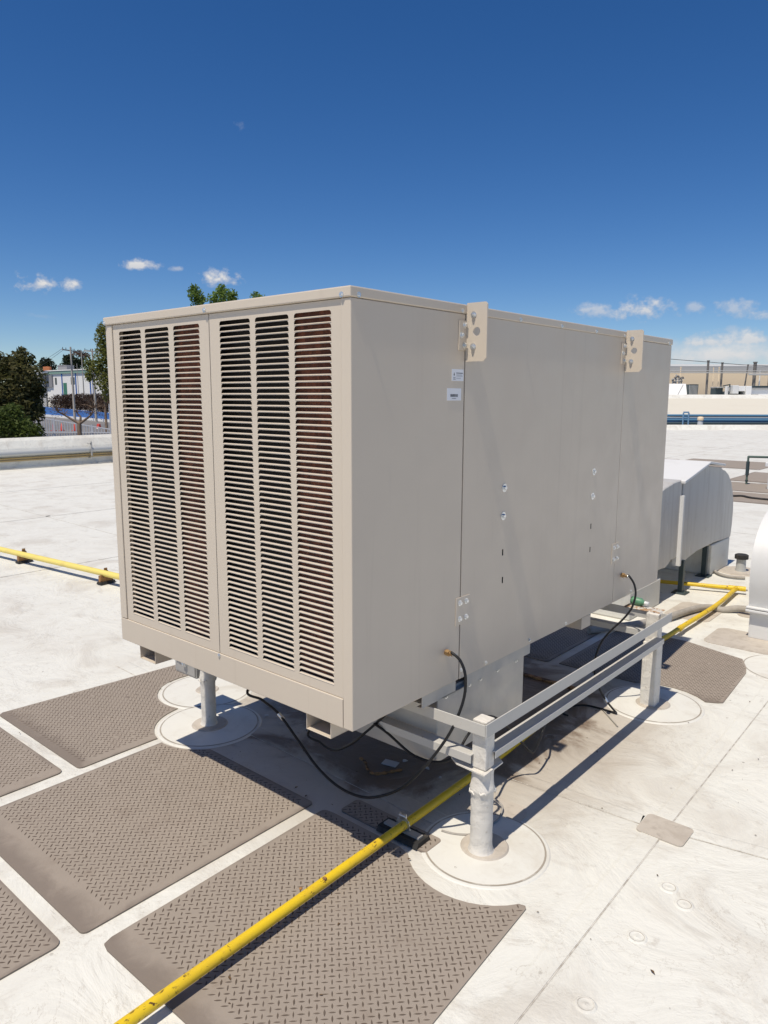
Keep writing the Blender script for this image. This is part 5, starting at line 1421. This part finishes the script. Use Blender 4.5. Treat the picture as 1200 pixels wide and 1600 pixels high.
bp = thing('blue_pipe_rack', (-12.2436, 44.9654, 0.1980), 'blue pipes on a low rack in front of the cream wall', 'pipes')
for y_, r_, mt in ((649.5, .075, 'blue_pipe'), (653.6, .045, 'light_blue'), (656.6, .075, 'blue_pipe'), (659.6, .04, 'light_blue')):
    q = MB(); q.tube([(-16.9414, 41.0061, 0.5995), (-6.1745, 50.2709, 0.5978)], r_, 8)
    o = q.build('rack_pipe', mt, bp); o.location.z = o.location.z - (y_ - 649.5) * 44 / 1146.0
for px_ in (1072, 1010, 1260):
    pass
def bracket(pa, pb, top, bot):
    q = MB(); q.beam(pa, Vector(pa) - VU * (bot - top), .07, .07); q.beam(pb, Vector(pb) - VU * (bot - top), .07, .07); q.beam(Vector(pa) + VU * .03, Vector(pb) + VU * .03, .07, .09); q.beam(Vector(pa) - VU * .25, Vector(pb) - VU * .25, .05, .05)
    q.build('rack_bracket', 'light_blue', bp)
bracket((-13.6761, 43.3171, 0.7700), (-13.4311, 43.5281, 0.7708), 0, .78); bracket((-15.9244, 41.3809, 0.7625), (-15.6938, 41.5794, 0.7632), 0, .78); bracket((-8.7143, 47.5825, 0.7491), (-8.4549, 47.8059, 0.7500), 0, .78)
q = MB(); q.tube([(-16.8062, 40.7547, 0.1136), (-6.0901, 49.9795, 0.1307)], .10, 8); q.build('rack_pipe', 'dark_steel', bp)
vs2 = thing('vent_pipe', (-13.3753, 45.5339, 0.0000), 'stubby white vent pipe beside the blue pipe rack', 'vent')
vv_ = Vector((-11.9977, 41.1689, 0.1898)); q = MB(); q.lathe([(.17, -.3), (.15, .1), (.14, .22)], vv_, 14); q.build('pipe_body', 'white_duct', vs2)
q = MB(); q.lathe([(.17, .22), (.17, .36), (.12, .42), (.0005, .43)], vv_, 14); q.build('pipe_cap', 'tan_wall', vs2)

# rooftop units on the upper roof
hu = thing('rooftop_unit', (-20.5858, 62.1862, 1.9398), 'white hooded rooftop unit with sloping face and dark louvred side', 'rooftop unit')
def cam_box(q, x0, x1, yt, yb, d0, d1, sl=0.0, sr=0.0):
    pass
R0 = Vector((-21.4000, 61.4739, 1.8836)); R1 = Vector((-19.9654, 62.7094, 1.8885)); rx_ = (R1 - R0); rx_.z = 0; pxw = rx_.length / 35.0; rx_.normalize(); rn = Vector((-rx_.y, rx_.x, 0))
if rn.dot(R0 - Vector((1.53643, -1.63232, 1.66767))) < 0: rn = -rn
pxh = 62 / 1146.0
def rp(px_, d, py_): return Vector((R0.x, R0.y, 0)) + rx_ * ((px_ - 1040) * pxw) + rn * d + VU * (R0.z + (617 - py_) * pxh)
def rbox(q, x0, x1, d0, d1, yb, yt, s0=0, s1=0, mi=0): q.hexa([rp(x0, d0, yb), rp(x1, d0, yb), rp(x1, d1, yb), rp(x0, d1, yb), rp(x0 + s0, d0, yt), rp(x1 + s1, d0, yt), rp(x1 + s1, d1, yt), rp(x0 + s0, d1, yt)], mi)
q = MB(); q.hexa([rp(1038, 0, 618.5), rp(1074, 0, 618.5), rp(1074, 2.2, 618.5), rp(1038, 2.2, 618.5), rp(1043, 1.0, 599.5), rp(1078.5, 1.0, 599.5), rp(1078.5, 2.2, 599.5), rp(1043, 2.2, 599.5)]); q.build('hood', 'white_metal', hu, .02)
q = MB(); rbox(q, 1074.6, 1091, .15, 1.7, 618.5, 600.5, 4, .6); q.build('louvred_side', 'dark_steel', hu)
for k in range(7): q = MB(); rbox(q, 1077.5 + k * 1.9, 1078.2 + k * 1.9, .1, .15, 618, 602); q.build('louvre_blade', 'roof_grey', hu)
q = MB(); q.beam(rp(1060, .1, 616), rp(1073, .9, 601), .05, .04); q.build('stay_bar', 'roof_grey', hu)
pv = thing('pipe_cluster', (-21.1482, 67.2371, 2.8708), 'tangle of small pipes and valves above the white hooded unit', 'pipes')
q = MB()
for k, (x, y0_, y1_) in enumerate(((1073, 600, 590), (1078, 600, 584), (1083, 600, 586), (1087, 600, 588))): q.tube([rp(x, 3.2, y0_ + 8), rp(x, 3.2, y1_)], .06, 6)
q.build('riser', 'grey_pipe', pv)
q = MB()
for x, y_ in ((1072, 593), (1076, 589), (1080, 587), (1084, 590), (1088, 589), (1086, 595), (1075, 596)): q.lathe([(.0005, -.12), (.10, -.06), (.10, .06), (.0005, .12)], rp(x, 3.1, y_), 8)
q.build('valve', 'mast_grey', pv)
q = MB(); q.tube([rp(1070, 3.1, 592), rp(1091, 3.1, 590)], .05, 6); q.tube([rp(1071, 3.1, 595), rp(1088, 3.1, 594)], .05, 6); q.build('header', 'grey_pipe', pv)
fr = thing('pipe_manifold', (-17.6681, 64.7654, 2.2704), 'low dark pipe frame with a white stub between the rooftop units', 'pipes')
q = MB(); rbox(q, 1121, 1133, .5, 1.4, 617, 606); q.build('open_box', 'dark_steel', fr)
q = MB(); rbox(q, 1121, 1141, .3, 1.5, 605.6, 604.2); q.build('top_plate', 'roof_grey', fr)
q = MB(); q.tube([rp(1135.5, .2, 618), rp(1135.5, .2, 603)], .10, 8); q.tube([rp(1138, .2, 619), rp(1138, .2, 604)], .05, 8); q.build('white_stub', 'white_duct', fr)
q = MB(); q.tube([rp(1130, .2, 603), rp(1140, .2, 601)], .05, 6); q.tube([rp(1141, .2, 600), rp(1141, .2, 605)], .05, 6); q.build('pipe_piece', 'dark_steel', fr)
wu = thing('rooftop_unit', (-16.7142, 65.5648, 2.1667), 'white box rooftop unit with dark opening, right of the pipe frame', 'rooftop unit')
q = MB(); rbox(q, 1143, 1152, -.2, .6, 615, 602); q.build('side_box', 'light_blue' if False else 'white_duct', wu, .02)
q = MB(); rbox(q, 1151.5, 1165, .1, 2, 611, 603); rbox(q, 1165.2, 1174, 0, 2, 619, 603); rbox(q, 1145, 1165, .3, 2, 619.5, 618.4); q.build('cabinet', 'white_metal', wu, .02)
q = MB(); rbox(q, 1144, 1165, .9, 1.9, 618.3, 611.2); q.build('dark_opening', 'dark_steel', wu)
wu2 = thing('rooftop_unit', (-15.3615, 66.7297, 2.1712), 'long white rooftop unit at the right edge of the photo', 'rooftop unit')
q = MB(); rbox(q, 1174.5, 1235, .2, 2.4, 619, 607.5); q.build('cabinet', 'white_metal', wu2, .02)
q = MB(); rbox(q, 1174.3, 1235, .05, 2.5, 607.2, 605.8); q.build('top_rim', 'roof_grey', wu2)
q = MB(); rbox(q, 1188, 1235, .8, 2.0, 605.6, 602.4); q.build('fan_guard', 'dark_steel', wu2)
q = MB(); rbox(q, 1175, 1186, .13, .19, 616.5, 615.5); q.build('label_strip', 'roof_grey', wu2)

# tan building behind everything at the right
tb = thing('tan_building', (-30.8673, 106.9058, 2.6565), 'long tan industrial building with grey metal roof edge at right', 'building')
wall_between('wall', (-47.3270, 93.2775, 5.2396), (-10.9126, 124.6379, 5.3619), GZ, 20, 'tan_wall', tb)
a_, b_ = Vector((-47.3739, 93.3498, 5.4613)), Vector((-10.9417, 124.7256, 5.5836)); q = MB(); q.beam(a_, b_, .3, .62); q.build('eave_gutter', 'roof_grey', tb)
a_, b_ = Vector((-48.6056, 95.6947, 6.1018)), Vector((-11.2987, 127.8237, 6.2270)); q = MB(); q.beam(a_, b_, 3.5, .26); q.build('roof_ridge', 'white_wall', tb)
a_, b_ = Vector((-48.0517, 94.6409, 5.8056)), Vector((-11.1375, 126.4317, 5.9295)); q = MB(); q.beam(a_, b_, 2.2, .30); q.build('roof_sheet', 'roof_grey', tb)
# vertical pipes and masts in front of the tan building
for i, (x, yt, yb, r_, mt, lab) in enumerate(((1103, 566, 620, .14, 'mast_grey', 'tallest grey mast standing left of the others before the tan building'), (1112, 577, 620, .06, 'tan_wall', 'thin tan pipe just right of the tallest mast'), (1120.5, 576, 620, .06, 'tan_wall', 'second thin tan pipe, between the two grey masts'),
                                     (1125, 569, 620, .13, 'mast_grey', 'second grey mast standing above the low dark pipe frame'), (1165, 572, 606, .09, 'mast_grey', 'leaning grey strut above the white box unit'), (1176, 568, 606, .20, 'mast_grey', 'thickest grey mast rising behind the white box units'), (1184.5, 581, 608, .08, 'white_duct', 'white pipe mast beside the thickest grey mast'), (1061, 576, 604, .07, 'tan_wall', 'thin tan pipe above the white hooded unit'), (1199, 578, 606, .1, 'mast_grey', 'grey mast cut by the right edge of the photo'))):
    t = thing('pipe_mast', (-28.1641, 93.0207, 1.7604), lab, 'pipe'); tp = Vector((-34.1141, 87.8964, 1.7405)); base = Vector((-28.1641, 93.0207, 1.7604)); rdir = Vector((-28.1046, 93.0719, 1.7606)) - base
    pos = base + rdir * (x - 1100); ztop = 1.667 + (621.5 - yt) * 90 / 1146.0
    q = MB(); lean = rdir * 4 if 'leaning' in lab else Vector((0, 0, 0)); q.tube([(pos.x - lean.x, pos.y - lean.y, zt), (pos.x, pos.y, ztop)], r_, 8); q.build('mast_shaft', mt, t)
    q = MB(); q.tube([(pos.x, pos.y, ztop), (pos.x, pos.y, ztop + .12)], r_ * 1.3, 8); q.build('mast_cap', mt, t)
hp = thing('high_pipes', (-26.9538, 93.3157, 4.6017), 'thin horizontal pipes strung across the tan building front', 'pipes')
for y_, r_ in ((579, .05), (582, .06)):
    q = MB(); q.tube([(-36.3922, 85.2350, 4.8002), (-14.6135, 103.9751, 4.7966)], r_, 6); o = q.build('pipe_line', 'roof_grey', hp); o.location.z -= (y_ - 580) * 89 / 1146.0
q = MB(); q.tube([(-23.7089, 94.7362, 4.4268), (-14.3925, 102.7439, 4.3822)], .12, 6); q.build('pipe_line', 'roof_grey', hp)
o = MB().tube([(-28.4660, 80.2524, 5.8422), (-25.3806, 85.5220, 5.5706), (-23.2302, 90.0051, 5.3855), (-14.8274, 105.1981, 5.1420)], .03, 5).build('power_line', 'wire'); tag(o, 'dark power line crossing above the tan building roof', 'power line')
